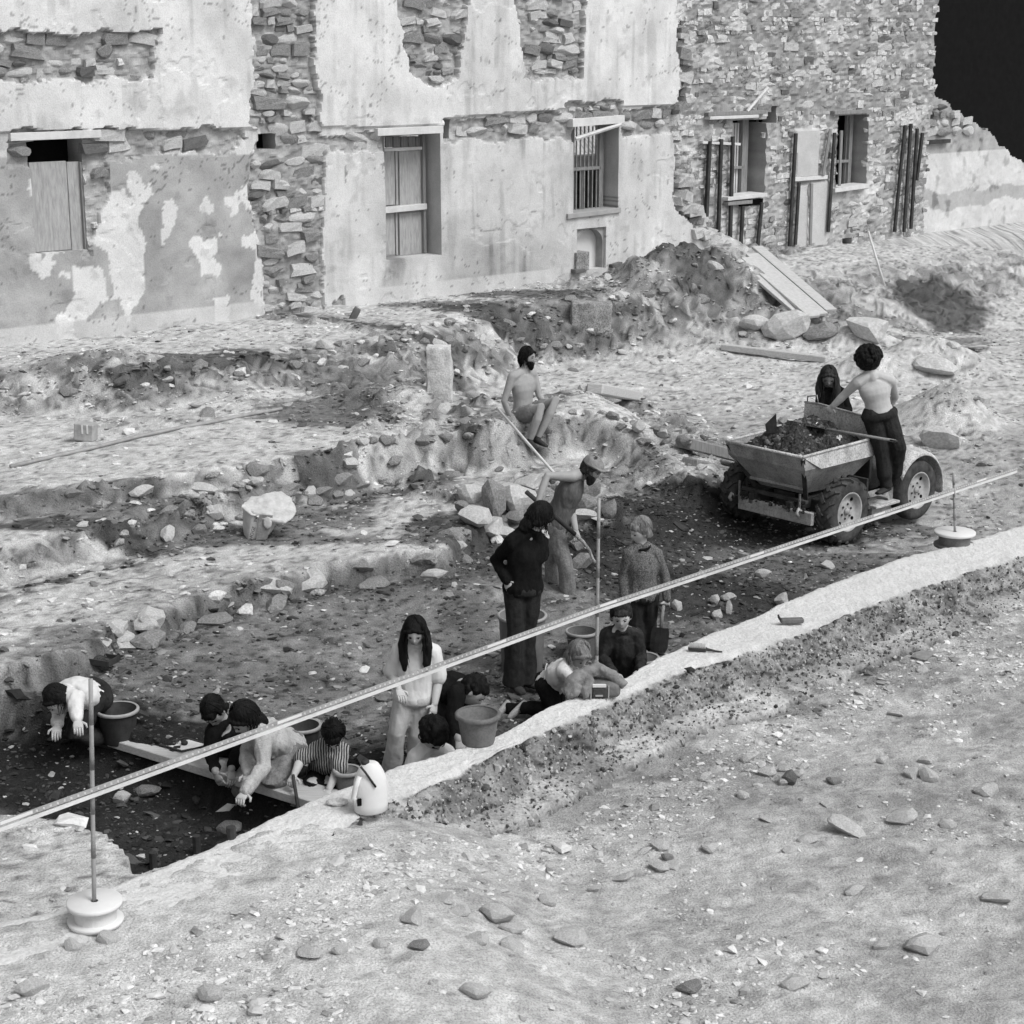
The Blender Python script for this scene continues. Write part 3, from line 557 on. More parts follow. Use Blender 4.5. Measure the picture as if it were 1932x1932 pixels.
# ---- rubble wall to the right
BX0 = PB.uv(1230, 400)[0]; BX1 = PB.uv(1752, 300)[0]
holesB = [rect(PB, 1379, 226, 1444, 372), rect(PB, 1578, 217, 1636, 352), rect(PB, 1589, 449, 1605, 465), rect(PB, 1446, 200, 1464, 232)]
PANB = [polyuv(PB, p) for p in [[(1500, 349), (1522, 349), (1520, 466), (1498, 466)], [(1528, 343), (1562, 343), (1556, 463), (1526, 463)], [(1500, 243), (1546, 243), (1540, 333), (1498, 333)]]]
def depthB(U, V):
    c1, c2, cid = cell(U * 5.5, V * 9, seed=101); p = np.full(U.shape, 9.)
    for q in PANB: p = np.minimum(p, psd(q, U, V))
    return np.where(p < 0, .05, .04 * np.clip(.55 - c1, 0, 1) * 2 + .05 * (fbm(U * 8, V * 8, seed=102) - .5))
def toneB(U, V):
    p = np.full(U.shape, 9.)
    for q in PANB: p = np.minimum(p, psd(q, U, V))
    n = fbm(U * 5, V * 7, seed=103); t = .33 + .34 * (n - .45); t = t + .22 * sst(.55, .68, fbm(U * 1.8, V * 1.6, seed=105)); t = np.where(V > PB.uv(1500, 212)[1], t * .85, t); return np.clip(np.where(p < .01, .5, t), .06, .6)
insB = lambda U, V: (U < BX1 + edge_noise(U * 0, V, .10, 3, 104)) & (V < 7.5 + U * 0)
wallB = wallface('rubble_wall', PB, BX0, BX1 + .3, .7, 7.6, .05, holesB, insB, depthB, toneB, bld, M['plaster'], .5)
def mB(U, V):
    ok = insB(U, V)
    for h in holesB: ok &= psd(h, U, V) > .05
    for q in PANB: ok &= psd(q, U, V) > .03
    return ok
masonry(PB, mB, BX0, BX1, ZD - .2, 6.9, -.045, .62, bld, r, .06, .17, .80, 300, (1.1, 3.2), .45)
part('lintel', bld, M['wood_grey'], (1337, 210, 1448, 217, -.3, .12), pl=PB); part('lintel', bld, M['trim'], (1340, 218, 1432, 224, -.1, .14), pl=PB); part('lintel', bld, M['wood_grey'], (1575, 208, 1645, 215, -.3, .12), pl=PB)
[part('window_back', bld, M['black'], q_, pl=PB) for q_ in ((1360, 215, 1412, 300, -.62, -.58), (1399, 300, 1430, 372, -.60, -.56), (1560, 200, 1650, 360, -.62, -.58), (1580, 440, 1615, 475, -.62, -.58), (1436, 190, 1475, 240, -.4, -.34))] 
w3 = part('window', bld, M['wood_grey'], (1400, 226, 1411, 374, -.45, -.3), (1378, 314, 1402, 319, -.42, -.3), (1378, 364, 1404, 372, -.42, -.3), pl=PB)
for i in range(4): part('bar', w3, M['trim'], (1380 + i * 5, 232, 1383 + i * 5, 366, -.42, -.38), pl=PB, bev=0)
w4 = part('window', bld, M['wood_grey'], (1602, 217, 1608, 352, -.45, -.3), (1580, 302, 1604, 307, -.42, -.3), (1596, 217, 1599, 350, -.42, -.36), pl=PB)
part('sill', bld, M['trim'], (1374, 368, 1448, 375, -.3, .16), pl=PB, slope=R(-1)); part('sill', bld, M['wood_grey'], (1374, 379, 1420, 386, -.1, .14), pl=PB); part('sill', bld, M['trim'], (1576, 351, 1640, 359, -.3, .12), pl=PB, slope=R(-2))
part('brick', bld, M['black'], (1395, 376, 1440, 388, -.05, .04), pl=PB)
for (x0, y0, x1, y1, w) in [(1331, 266, 1325, 408, 8), (1353, 262, 1347, 458, 7), (1375, 257, 1369, 480, 7), (1394, 388, 1389, 482, 6), (1430, 381, 1421, 473, 6), (1494, 251, 1482, 464, 6), (1500, 343, 1493, 461, 5),
                            (1524, 345, 1521, 462, 4), (1559, 243, 1545, 331, 4), (1567, 250, 1555, 437, 5), (1580, 246, 1576, 350, 4), (1700, 236, 1680, 437, 6), (1711, 233, 1698, 437, 6), (1723, 242, 1711, 431, 6), (1733, 250, 1722, 340, 6)]:
    bm = bmesh.new(); a = PB.uv(x0, y0); b = PB.uv(x1, y1)
    beam(bm, PB.w(*a, .10), PB.w(*b, .10), w * PXM(36) * .8, .07, up=NU.cross(TU) if False else TU, bev=.006); bmobj('batten', bm, M['wood_dark'] if w > 4 else M['wood_grey'], bld)
part('wall_plate', bld, M['trim'], (1326, 268, 1398, 273, .0, .1), pl=PB, slope=R(4)); part('picture_rail', bld, M['trim'], (1500, 333, 1562, 340, .0, .09), pl=PB)
bm = bmesh.new(); tube(bm, [PB.w(*PB.uv(1402, 210), .1), PB.w(*PB.uv(1444, 165), .06)], .03, 6); bmobj('fallen_batten', bm, M['trim'], bld)
# ---- pale gable end, stepping down to the right
GAB = polyuv(PC, [(1715, -500), (1745, -500), (1748, 60), (1752, 131), (1760, 170), (1782, 190), (1800, 207), (1850, 238), (1900, 285), (1960, 330), (2080, 400), (2200, 420), (2200, 700), (1715, 700)])
def depthC(U, V): return .05 * (fbm(U * 1.5, V * 1.5, seed=110) - .5) + .02 * (fbm(U * 10, V * 10, seed=111) - .5)
def toneC(U, V):
    t = .60 + .12 * (fbm(U * 2, V * 2, seed=112) - .5); up = V > PC.uv(1760, 290)[1]
    t = np.where(up | (V < PC.uv(1760, 440)[1]), .34 + .28 * (fbm(U * 5, V * 6, seed=113) - .4), t); band = np.abs(V - PC.uv(1760, 375)[1] + edge_noise(U, V, .2, 1.5, 115)) < .16; t = np.where(band, .42, t)
    return np.clip(t - .2 * sst(.6, .75, fbm(U * 4, V * 4, seed=114)), .08, .66)
insC = lambda U, V: psd(GAB, U, V) + edge_noise(U, V, .14, 4, 116) < 0
wallC = wallface('gable_wall', PC, PC.uv(1710, 300)[0], PC.uv(2190, 300)[0], .4, 7.4, .034, [], insC, depthC, toneC, bld, M['plaster'], .5)
mC = lambda U, V: (psd(GAB, U, V) < -.05) & ((V > PC.uv(1760, 250)[1]) | (U < PC.uv(1742, 300)[0]))
masonry(PC, mC, PC.uv(1716, 300)[0], PC.uv(2100, 300)[0], ZD, 6.4, .03, .65, bld, r, .10, .20, .75, 120)
part('lintel', bld, M['wood_dark'], (1742, 264, 1794, 271, -.1, .1), pl=PC)
# broken cross wall end: quoins stepping down the torn edge
items = []
for (x0, y0, x1, y1, n, wd) in [(1296, 60, 1302, 205, 36, 20), (1290, 255, 1294, 380, 22, 14), (1286, 370, 1345, 455, 44, 16), (1345, 455, 1400, 520, 30, 20), (1395, 515, 1450, 590, 24, 18)]:
    for i in range(n):
        t = r.random(); px = x0 + (x1 - x0) * t + r.uniform(-wd, wd); py = y0 + (y1 - y0) * t + r.uniform(-5, 5)
        s = r.uniform(.08, .17); u, v = PA.uv(px, py)
        mt = Matrix.Translation(PA.w(u, v, r.uniform(-.42, -.02))) @ BASIS.to_4x4() @ Matrix.Rotation(r.uniform(-.3, .3), 4, 'Y') @ Matrix.Rotation(r.uniform(-.4, .4), 4, 'Z') @ Matrix.Diagonal((s * 1.1, s, s * .6, 1))
        link('quoin', SM[r.choice(['st_pale', 'st_pale', 'st_mid'])][r.randrange(7)], bld).matrix_world = mt
# black building and added backing wall behind
nb = thing('dark_building', 'plain black building rising behind the broken gable at top right', 'building')  # plain black box fills the dark area behind the gable
bm = bmesh.new(); c = PC.w(PC.uv(1950, 300)[0] + 3.5, 0, -9); box(bm, c + Vector((2, 0, 5.5)), (14, 5, 13), BASIS.to_3x3()); bmobj('wall', bm, M['black'], nb)
bm = bmesh.new(); box(bm, c + Vector((2, 0, 12.2)), (14.6, 5.6, .4), BASIS.to_3x3()); bmobj('eaves', bm, M['wood_dark'], nb)
ry = thing('rear_backing_wall', 'low dark yard wall glimpsed through the barred window', 'wall')  # unseen wall added to darken the lower part of the window
bm = bmesh.new(); box(bm, PB.w(11, 1.4, -5), (16, .4, 3.2), BASIS.to_3x3()); bmobj('wall_face', bm, M['st_dark'], ry)
# ------------------------------------------------------------------ loose stones
def rock(px, py, w, h=None, key='st_pale', label=None, group=None, flat=.55, sink=.25, name='stone', z=None, cat='stone', rz=None):
    c = P(px, py, z) if z is not None else on_ground(px, py); dep = math.hypot(c.y, CAMH - c.z); k = dep / FPX
    sx = w * k / 2; sz = (h * k / 2) if h else sx * flat
    o = link(name, RK[key][rnd.randrange(9)]); o.location = c + Vector((0, 0, sz * (1 - sink)))
    o.rotation_euler = (rnd.uniform(-.3, .3), rnd.uniform(-.3, .3), rnd.uniform(-.4, .4) if rz is None else rz); o.scale = (sx * 1.15, sx * rnd.uniform(.75, 1.05), sz * 1.25)
    return tag(o, label, cat, group)
GP = 'stones of the rubble pile beside the soil heap'
for px, py, w, h, k, lb in [(895, 978, 50, 26, 'st_pale', 'pale flat topped slab at the left end of the rubble pile'), (931, 948, 34, 46, 'st_mid', 'upright speckled grey stone standing in the middle of the rubble pile'),
        (926, 1000, 54, 22, 'st_pale', 'pale tilted slab with a sharp edge at the front of the rubble pile'), (955, 1010, 36, 20, 'st_pale', 'small pale slab in front of the rubble pile, right of the larger tilted slab'),
        (962, 930, 60, 14, 'st_pale', 'long thin slab roofing a dark hollow at the back of the rubble pile'), (975, 950, 54, 36, 'st_pale', 'large pale boulder on the right of the rubble pile, next to the dark shaft end'),
        (890, 938, 44, 26, 'st_pale', 'low pale block at the back left of the rubble pile'), (972, 978, 30, 18, 'st_mid', 'grey stone wedged low under the large pale boulder'), (1000, 912, 46, 14, 'st_pale', 'flat pale stone behind the rubble pile near the leaning handle'),
        (1000, 978, 24, 16, 'st_mid', 'small grey stone behind the black haired man at the pile'), (950, 985, 26, 12, 'st_mid', 'thin grey stone squeezed between the slabs of the pile'), (875, 960, 24, 18, 'st_mid', 'small grey stone at the left foot of the rubble pile'),
        (1107, 925, 36, 26, 'st_mid', 'upper grey stone of the stack behind the bent man'), (1110, 952, 44, 24, 'st_mid', 'middle grey stone of the stack behind the bent man'), (1106, 975, 40, 16, 'st_pale', 'pale low stone of the stack behind the bent man'), (1152, 962, 22, 28, 'st_mid', 'pointed grey stone right of the middle ranging pole'),
        (1090, 1030, 24, 14, 'st_mid', 'pale stone stuck in the dark soil above the shovel blade'), (1094, 1062, 36, 20, 'st_mid', 'larger grey stone in the dark soil below the shovel shaft')]:
    rock(px, py + h * .35, w * 1.15, h * 1.2, k, lb, GP, sink=.1)
for px, py, w, h, k, lb in [(1476, 1136, 28, 22, 'st_pale', 'pale squared stone at the back edge of the foundation wall'), (1441, 1085, 28, 18, 'st_pale', 'pale block in the dark soil behind the foundation wall, under the measuring staff'), (1277, 1145, 16, 18, 'st_pale', 'white angular stone in the dark soil right of the boy in the jersey'),
        (1348, 1134, 16, 20, 'st_pale', 'upright pale stone in the dark soil behind the foundation wall'), (1374, 1128, 24, 16, 'st_pale', 'rounded pale stone next to the upright one in the dark soil'), (1354, 1160, 20, 18, 'st_pale', 'pale triangular stone close to the wire brush'), (1326, 1085, 12, 14, 'st_pale', 'small pale stone just below the measuring staff in the dark soil'),
        (1376, 1150, 12, 26, 'st_pale', 'narrow pale stone standing on end in the dark soil'), (1560, 1068, 26, 12, 'st_pale', 'pale flat stone behind the foundation wall near the dumper'),
        (1640, 625, 84, 34, 'st_pale', 'large pale boulder above the man with the big curly hair'), (1480, 618, 74, 44, 'st_pale', 'big white boulder at the foot of the plank ramp'), (1550, 625, 60, 26, 'st_mid', 'grey boulder below the end of the plank ramp'), (1426, 612, 50, 24, 'st_pale', 'pale broken stone left of the big white boulder'),
        (1765, 695, 66, 34, 'st_pale', 'pale boulder right of the man with the big curly hair'), (1775, 830, 60, 44, 'st_pale', 'large pale boulder behind the rear mudguard of the dumper'), 
        (455, 1495, 26, 26, 'st_mid', 'speckled stone by the left hand of the trowel user'), (440, 1476, 16, 26, 'st_mid', 'narrow pointed stone near the bare hand over the pit'),
        (232, 1508, 28, 22, 'st_pale', 'pale rounded stone in the dark pit left of the trowel'), (435, 1562, 44, 16, 'st_mid', 'flat dark edged slab in the pit beside a peg'), (280, 1493, 50, 16, 'st_mid', 'long tilted slab in the pit under the staff'), (1040, 440, 10, 8, 'st_mid', None)][:-1]:
    rock(px, py + h * .3, w, h, k, lb, None, sink=.15)
FR = [(1410, 1435, 24, 20), (1446, 1462, 30, 18), (1480, 1455, 22, 14), (1505, 1465, 22, 14), (1478, 1480, 26, 18), (1403, 1505, 22, 12), (1573, 1478, 26, 12), (1598, 1570, 60, 26), (1523, 1588, 34, 16), (1243, 1602, 32, 22), (1215, 1608, 26, 10), (1243, 1640, 34, 16), (1270, 1638, 34, 14), (1258, 1622, 20, 12),
      (975, 1500, 30, 18), (1018, 1525, 32, 22), (1000, 1558, 20, 12), (1030, 1560, 18, 14), (1072, 1500, 18, 10), (942, 1735, 56, 30), (970, 1757, 46, 18), (780, 1740, 40, 26), (790, 1790, 34, 18), (1075, 1777, 54, 30), (870, 1720, 36, 16), (970, 1790, 44, 16), (905, 1775, 36, 20), (1035, 1705, 32, 16),
      (1720, 1465, 30, 18), (1755, 1470, 34, 22), (1700, 1550, 50, 24), (1745, 1440, 22, 14), (1665, 1440, 20, 14), (1610, 1685, 34, 18), (1490, 1605, 26, 10), (1340, 1605, 30, 14), (1385, 1350, 26, 12), (1410, 1345, 22, 12), (1625, 1310, 24, 10), (1690, 1350, 24, 10), (1740, 1265, 22, 12), (1175, 1660, 34, 10), (1120, 1680, 26, 10),
      (840, 1700, 40, 14), (720, 1785, 26, 16), (585, 1805, 40, 20), (640, 1800, 26, 16), (1790, 1560, 30, 16), (1770, 1610, 26, 12), (1740, 1790, 56, 34), (1660, 1790, 30, 14), (300, 1650, 20, 12), (155, 1722, 34, 20), (205, 1778, 34, 22), (140, 1790, 30, 20), (1515, 1450, 20, 12), (1560, 1520, 22, 8), (1445, 1550, 20, 8), (1350, 1455, 26, 12), (1330, 1470, 24, 14),
      (60, 1870, 50, 26), (400, 1880, 44, 24), (900, 1880, 50, 24), (1300, 1870, 40, 18), (1860, 1500, 40, 20), (1880, 1700, 46, 22), (1500, 1860, 46, 20)]
for px, py, w, h in FR:
    kk = 'st_pale' if rnd.random() < .9 else 'st_mid'; col = 'pale' if kk == 'st_pale' else 'grey'; size = 'tiny' if w < 22 else 'small' if w < 30 else 'middling' if w < 42 else 'large'; form = 'flat' if h < w * .5 else 'chunky'
    zone = ('at the bottom left by the cable reel' if px < 350 else 'at the lower edge of the near ground' if py > 1850 else 'in the cluster at the bottom left of centre' if py > 1690 and px < 1150 else 'in the patch below the bucket' if px < 1100 and py < 1600 else 'in the sparse group at lower centre' if px < 1360 and py > 1560 else 'in the cluster right of centre' if px < 1530 and 1400 < py < 1520 else 'in the shade of the foundation wall foot' if py < 1420 else 'on the right hand near ground')
    rock(px, py, w, h, kk, '%s %s %s stone %s' % (size, form, col, zone), 'loose stones on the near ground', sink=.3)
for px, py, w, h in [(1487, 1480, 28, 28)]: rock(px, py, w, h, 'st_dark', 'black stone among pale ones on the near ground', sink=.2)
# scattered rubble: the larger ones singly, the rest as one cover of small stones
def spots(n, x0, x1, y0, y1, wt):
    x = rng.uniform(x0, x1, n * 6); y = rng.uniform(y0, y1, n * 6); w = wt(x, y); k = rng.uniform(0, 1, n * 6) < w
    return x[k][:n], y[k][:n]
def g_rough(x, y):
    i = np.clip(np.searchsorted(gx, x), 0, nx - 1); j = np.clip(np.searchsorted(gy, y), 0, ny - 1); return RO[j, i], FF[j, i], DF[j, i], TN[j, i]
def in_view(x, y): return np.abs(x) < y * .33 + .5
def wt_big(x, y):
    ro, f, dF, tn = g_rough(x, y); w = np.clip(ro - .4, 0, 1) * 1.0 + .04; w = np.where(f > -.15, 0, w); return w * in_view(x, y) * (np.abs(f + .35) > .3)
sx, sy = spots(70, -7, 10, 14, 31, wt_big)
for x, y in zip(sx, sy):
    z = float(gz(x, y)); s = float(rng.lognormal(-2.55, .35)); ro, f, dF, tn = g_rough(np.array([x]), np.array([y]))
    o = link('stone', RK['st_pale' if rnd.random() < .35 else ('st_mid' if rnd.random() < .8 else 'st_dark')][rnd.randrange(9)]); o.location = (x, y, z + s * .1)
    o.rotation_euler = (rnd.uniform(-.5, .5), rnd.uniform(-.5, .5), rnd.uniform(0, 6)); o.scale = (s, s * rnd.uniform(.6, .9), s * rnd.uniform(.4, .7))
    bankzone = z > .3
    tag(o, 'grey or pale rubble stone bedded in an earth bank or ledge behind the trench' if bankzone else 'rubble stone lying on the low trench or dumper ground', 'stone', 'rubble stones bedded in the banks' if bankzone else 'rubble stones on the low ground')
def ledge(poly, z, n, smin, smax, out, lab, grp, keep, seedl):
    r_ = random.Random(seedl); p = arc(poly, 400); tg_ = np.gradient(p, axis=0); tg_ /= np.hypot(tg_[:, 0], tg_[:, 1])[:, None]; items = []
    vis = [i for i in range(400) if abs(p[i][0]) < p[i][1] * .31 + .2]
    for k_ in range(n):
        i = r_.choice(vis); s = r_.uniform(smin, smax) * r_.uniform(.7, 1.25); o_ = r_.uniform(-.05, out); x, y = p[i][0] + tg_[i][1] * o_, p[i][1] - tg_[i][0] * o_
        zz = z - s * .30 if o_ < out * .35 else float(gz(x, y)) + s * .1
        m = Matrix.Translation((x, y, zz)) @ Matrix.Rotation(math.atan2(tg_[i][1], tg_[i][0]) + r_.uniform(-.5, .5), 4, 'Z') @ Matrix.Rotation(r_.uniform(-.25, .25), 4, 'X') @ Matrix.Diagonal((s * 1.2, s * .8, s * r_.uniform(.5, .85), 1))
        items.append((s, m, 'st_pale' if r_.random() < .38 else 'st_mid', r_.randrange(9)))
    items.sort(key=lambda q: -q[0])
    for s, m, key, v in items[:keep]: o = link('stone', RK[key][v]); o.matrix_world = m; tag(o, lab, 'stone', grp)
    return items[keep:]
rest = []
rest += ledge(RA[2:17], ZA - .05, 40, .06, .15, .22, 'rough stone jutting from the edge of the pale ledge behind the trench', 'stones along the trench ledge', 26, 1)
rest += ledge(RB[1:9], .76, 40, .04, .10, .5, 'rough stone in the dark middle bank below the white sack level', 'stones in the middle bank', 18, 2)
rest += ledge(RC[1:10], .94, 34, .05, .11, .3, 'pale stone along the upper wall footing at left of the seated man', 'stones along the upper footing', 14, 3)
rest += ledge(RD[2:17], ZD, 120, .04, .11, .9, 'rubble stone in the dark bank below the building terrace', 'stones in the terrace bank', 50, 4)
rest += ledge(RW[:9], .97, 24, .05, .10, .1, 'pale stone in the low wall the bearded man sits on', 'stones of the low wall', 12, 5)
SM2 = SM; SM = RK; tag(joined_stones('bank_rubble', [(m, k_, v % 7) for s_, m, k_, v in rest], None), 'smaller rubble packed into the edges of the banks', kind='stuff'); SM = SM2
ico = bmesh.new(); bmesh.ops.create_icosphere(ico, subdivisions=1, radius=1); IV = np.array([v.co[:] for v in ico.verts]); IF = np.array([[v.index for v in f.verts] for f in ico.faces]); ico.free()
def pebbles(name, n, x0, x1, y0, y1, wt, mu, sg, tones, mat, zf=gz, seed=0):
    x, y = spots(n, x0, x1, y0, y1, wt); n = len(x); s = rng.lognormal(mu, sg, n); z = zf(x, y)
    v = IV[None] + rng.uniform(-.36, .36, (n, len(IV), 3)); v = v * np.stack([s * rng.uniform(.8, 1.3, n), s * rng.uniform(.6, 1, n), s * rng.uniform(.2, .5, n)], 1)[:, None, :]
    a = rng.uniform(0, 6.28, n); ca, sa = np.cos(a)[:, None], np.sin(a)[:, None]
    X = v[..., 0] * ca - v[..., 1] * sa + x[:, None]; Y = v[..., 0] * sa + v[..., 1] * ca + y[:, None]; Z = v[..., 2] + (z + s * .12)[:, None] + v[..., 0] * rng.uniform(-.3, .3, n)[:, None]
    f = IF[None] + (np.arange(n) * len(IV))[:, None, None]; t = tones(x, y, n)
    me = mesh_np(name, np.stack([X, Y, Z], -1).reshape(-1, 3), f.reshape(-1, 3), mat, np.repeat(t, len(IV)), smooth=False)
    return link(name, me)
M['pebble'] = gmat('pebble', .4, .95, 20, .2, .3, 60, attr=True)
def tn_p(x, y, n):
    ro, f, dF, tn = g_rough(x, y); return np.clip(tn * rng.uniform(.45, 1.9, n) * np.where(rng.random(n) < .06, 2.2, 1), .03, .66)
def w_back(x, y):
    ro, f, dF, tn = g_rough(x, y); return np.where((f < -.05), (.12 + .88 * np.clip((ro - .45) * 2, 0, 1) + .3 * (tn < .3)) * (.3 + .9 * (fbm(x * 1.5, y * 1.5, seed=200) > .48)), 0) * in_view(x, y)
def w_front(x, y):
    ro, f, dF, tn = g_rough(x, y); n = fbm(x * .9, y * .9, seed=201); return np.where(f > .75, .08 + .9 * sst(.5, .62, n) + .9 * np.exp(-((f - 1.1) / .35) ** 2), 0) * in_view(x, y)
tag(pebbles('rubble', 21000, -7, 9, 9, 31, w_back, -4.1, .5, tn_p, M['pebble']), 'fine broken rubble strewn over the banks and the trench floor', 'rubble', kind='stuff')
tag(pebbles('gravel', 9000, -4, 8, 6.8, 16, w_front, -4.5, .5, tn_p, M['pebble']), 'fine gravel and chips strewn over the near ground', 'gravel', kind='stuff')
tag(pebbles('small_stones', 700, -4, 8, 6.8, 16, lambda x, y: w_front(x, y) * (w_front(x, y) > .5), -3.9, .4, lambda x, y, n: np.clip(tn_p(x, y, n) * .8, .05, .5), M['pebble']), 'small pale stones lying in loose patches on the near ground', 'stones', kind='stuff')
def w_soil(x, y):
    ro, f, dF, tn = g_rough(x, y); return np.where((tn < .16) & (f < -.02), 1.0, 0) * in_view(x, y)
tag(pebbles('soil_clods', 11000, -4.5, 7, 9.5, 21, w_soil, -4.35, .5, lambda x, y, n: np.where(rng.random(n) < .14, rng.uniform(.25, .5, n), rng.uniform(.02, .10, n)), M['pebble']), 'dark damp clods mixed with a few pale chips', 'soil', kind='stuff')
fi = np.argwhere(face & (X < Y * .33 + .5)); sel = fi[rng.choice(len(fi), min(9000, len(fi)), replace=False)]; n = len(sel); px_, py_, pz_ = X[sel[:, 0], sel[:, 1]], Y[sel[:, 0], sel[:, 1]], Zc[sel[:, 0], sel[:, 1]]
s_ = rng.lognormal(-4.75, .42, n); v = (IV[None] + rng.uniform(-.35, .35, (n, len(IV), 3))) * s_[:, None, None] * rng.uniform(.6, 1.2, (n, 1, 3)); v[..., 0] += (px_ + rng.uniform(-.012, .012, n))[:, None]; v[..., 1] += (py_ + rng.uniform(-.012, .012, n))[:, None]; v[..., 2] += (pz_ + rng.uniform(-.012, .012, n))[:, None]
tt = np.where(rng.random(n) < .45, rng.uniform(.04, .15, n), rng.uniform(.25, .5, n))
o = link('aggregate', mesh_np('aggregate', v.reshape(-1, 3), (IF[None] + (np.arange(n) * len(IV))[:, None, None]).reshape(-1, 3), M['pebble'], np.repeat(tt, len(IV)), smooth=False), fw); tag(o, kind='stuff')
def w_face(x, y):
    ro, f, dF, tn = g_rough(x, y); return np.where((f > .62) & (f < 1.05), 1.0, 0) * in_view(x, y)

# ------------------------------------------------------------------ props
def vess(name, label, cat, loc, rt, rb, h, mat, rim=None, lip=.012, handle=True, group=None, fill=None, tilt=0, ears=False, hand_up=False):
    t = thing(name, label, cat, loc, 0, group); t.rotation_euler = (tilt, 0, rnd.uniform(0, 1)); bm = bmesh.new(); w = .008
    lathe(bm, [(0.001, 0), (rb, 0), (rb + .004, .01), (rt - .004, h - lip * 2.2), (rt - .004, h), (rt - w, h), (rb - w, .02), (.001, .015)], 36); bmobj('shell', bm, mat, t, True)
    bm = bmesh.new(); lathe(bm, [(rt - w - .002, h + .003), (rt + lip * .3, h + .008), (rt + lip, h), (rt + lip, h - lip * 1.6), (rt - .002, h - lip * 2)], 36); bmobj('rim', bm, rim or mat, t, True)
    if handle:
        bm = bmesh.new(); sgn = -1
        tube(bm, [Vector((rt * 1.04 * math.cos(a), rt * 1.04 * math.sin(a) * (.25 if hand_up else 1), h - .03 + (.9 * rt * abs(math.sin(a)) if hand_up else -.02 - .03 * math.sin(a)))) for a in np.linspace(0, math.pi, 14)], .004, 6); bmobj('handle', bm, M['steel'], t, True)
    if ears:
        bm = bmesh.new(); box(bm, Vector((rt + .04, 0, h - .05)), (.09, .08, .012), Matrix.Rotation(.5, 3, 'Y'), .003); bmobj('lug', bm, mat, t)
    if fill:
        bm = bmesh.new(); lathe(bm, [(.001, h * fill + .02), (rt * .5, h * fill + .01), (rt * .93 * (.8 + .2 * fill), h * fill)], 24); bmobj('spoil', bm, M['soil'], t)
    return t
BK = P(225, 1398, .03); BK2 = P(572, 1425, 0); BK6 = P(902, 1400, ZW)
M['rimgrey'] = gmat('rim_grey', .32, .6, 8, .2, .1, 40)
vess('bucket', 'big black rubber bucket on the left end of the plank', 'bucket', BK, .158, .118, .27, M['bucket_blk'], M['rimgrey'], ears=True)
vess('bucket', 'dark bucket half hidden between the light sweater and the striped boy', 'bucket', BK2, .14, .11, .25, M['bucket_blk'], M['rimgrey'], hand_up=False)
vess('bucket', 'bucket with thin pale rim on the trench floor left of the middle ranging pole', 'bucket', P(1097, 1240, 0), .138, .11, .25, M['bucket_gry'], M['rimgrey'], fill=.6)
vess('bucket', 'bucket showing only its rim over the wall beside the kneeling boy', 'bucket', P(1212, 1292, 0), .135, .11, .25, M['bucket_gry'], M['rimgrey'])
vess('bucket', 'small grey bucket tucked behind the white jug', 'bucket', P(656, 1500, .0), .095, .075, .2, M['bucket_gry'], M['rimgrey'], handle=False)
vess('bucket', 'grey rubber bucket standing on top of the foundation wall', 'bucket', BK6, .146, .112, .215, M['bucket_gry'], M['bucket_gry'], lip=.016, handle=False)
vess('dustbin', 'tall grey dustbin behind the man in the black jumper', 'bin', P(985, 1262, 0), .208, .175, .50, M['bin'], M['rimgrey'], handle=False)

def reel(loc, r, h, label, dark=False):
    t = thing('cable_reel', label, 'reel', loc)
    for z, n in ((0, 'lower_flange'), (h - .025, 'upper_flange')):
        bm = bmesh.new(); lathe(bm, [(.02, z), (r * (.97 if z == 0 else 1), z), (r, z + .012), (r, z + .020), (r - .006, z + .026), (.02, z + .022)], 40); bmobj(n, bm, M['white'] if not dark or z else M['bucket_gry'], t, True)
    bm = bmesh.new(); lathe(bm, [(r * .76 + .004 * math.sin(i * 3.1), .02 + (h - .045) * i / 12) for i in range(13)], 40); bmobj('wound_cable', bm, M['bucket_gry'] if dark else M['trim'], t, True)
    return t
def pole(base, top, label, rad=.0125):
    t = thing('ranging_pole', label, 'pole', base); bm = bmesh.new(); d = Vector(top) - Vector(base); n = 8
    tube(bm, [d * (i / n) for i in range(n + 1)], rad, 8); bmobj('shaft', bm, M['rimgrey'], t, True)
    for i in range(1, 5):
        bm = bmesh.new(); tube(bm, [d * (i / 5), d * (i / 5 + .10)], rad * 1.06, 8); bmobj('band', bm, M['cloth'], t, True)
    return t
RL = on_ground(181, 1742); RLt = RL + Vector((0, 0, .13)); reel(RL, .155, .135, 'white cable reel lying flat at the lower left, carrying a pole')
tL = Q(171, 1281, RL.y); bL = Vector((Q(177, 1690, RL.y).x, RL.y, RL.z + .13)); pole(bL, tL, 'left ranging pole, standing in the cable reel at the lower left')
MB_ = P(1125, 1308, ZW); tM = Q(1130, 940, MB_.y); pole(MB_, tM, 'middle ranging pole, standing on the foundation wall behind the satchel')
RR_ = P(1800, 1030, .58); reel(RR_ , .20, .15, 'dark wound cable reel with white top at the right end of the foundation wall', True)
tR = Q(1799, 892, RR_.y); pole(RR_ + Vector((0, 0, .14)), tR, 'right ranging pole, rising from the dark cable reel')
a = Q(172, 1497, RL.y - .03); b = Q(1128, 1149, MB_.y - .03); c = Q(1797, 927, RR_.y - .03); a0 = a + (a - b) * .13; c0 = c + (c - b) * .25
st = thing('measuring_staff', 'long graduated measuring staff strung level across the dig between the three poles', 'measuring staff', a)
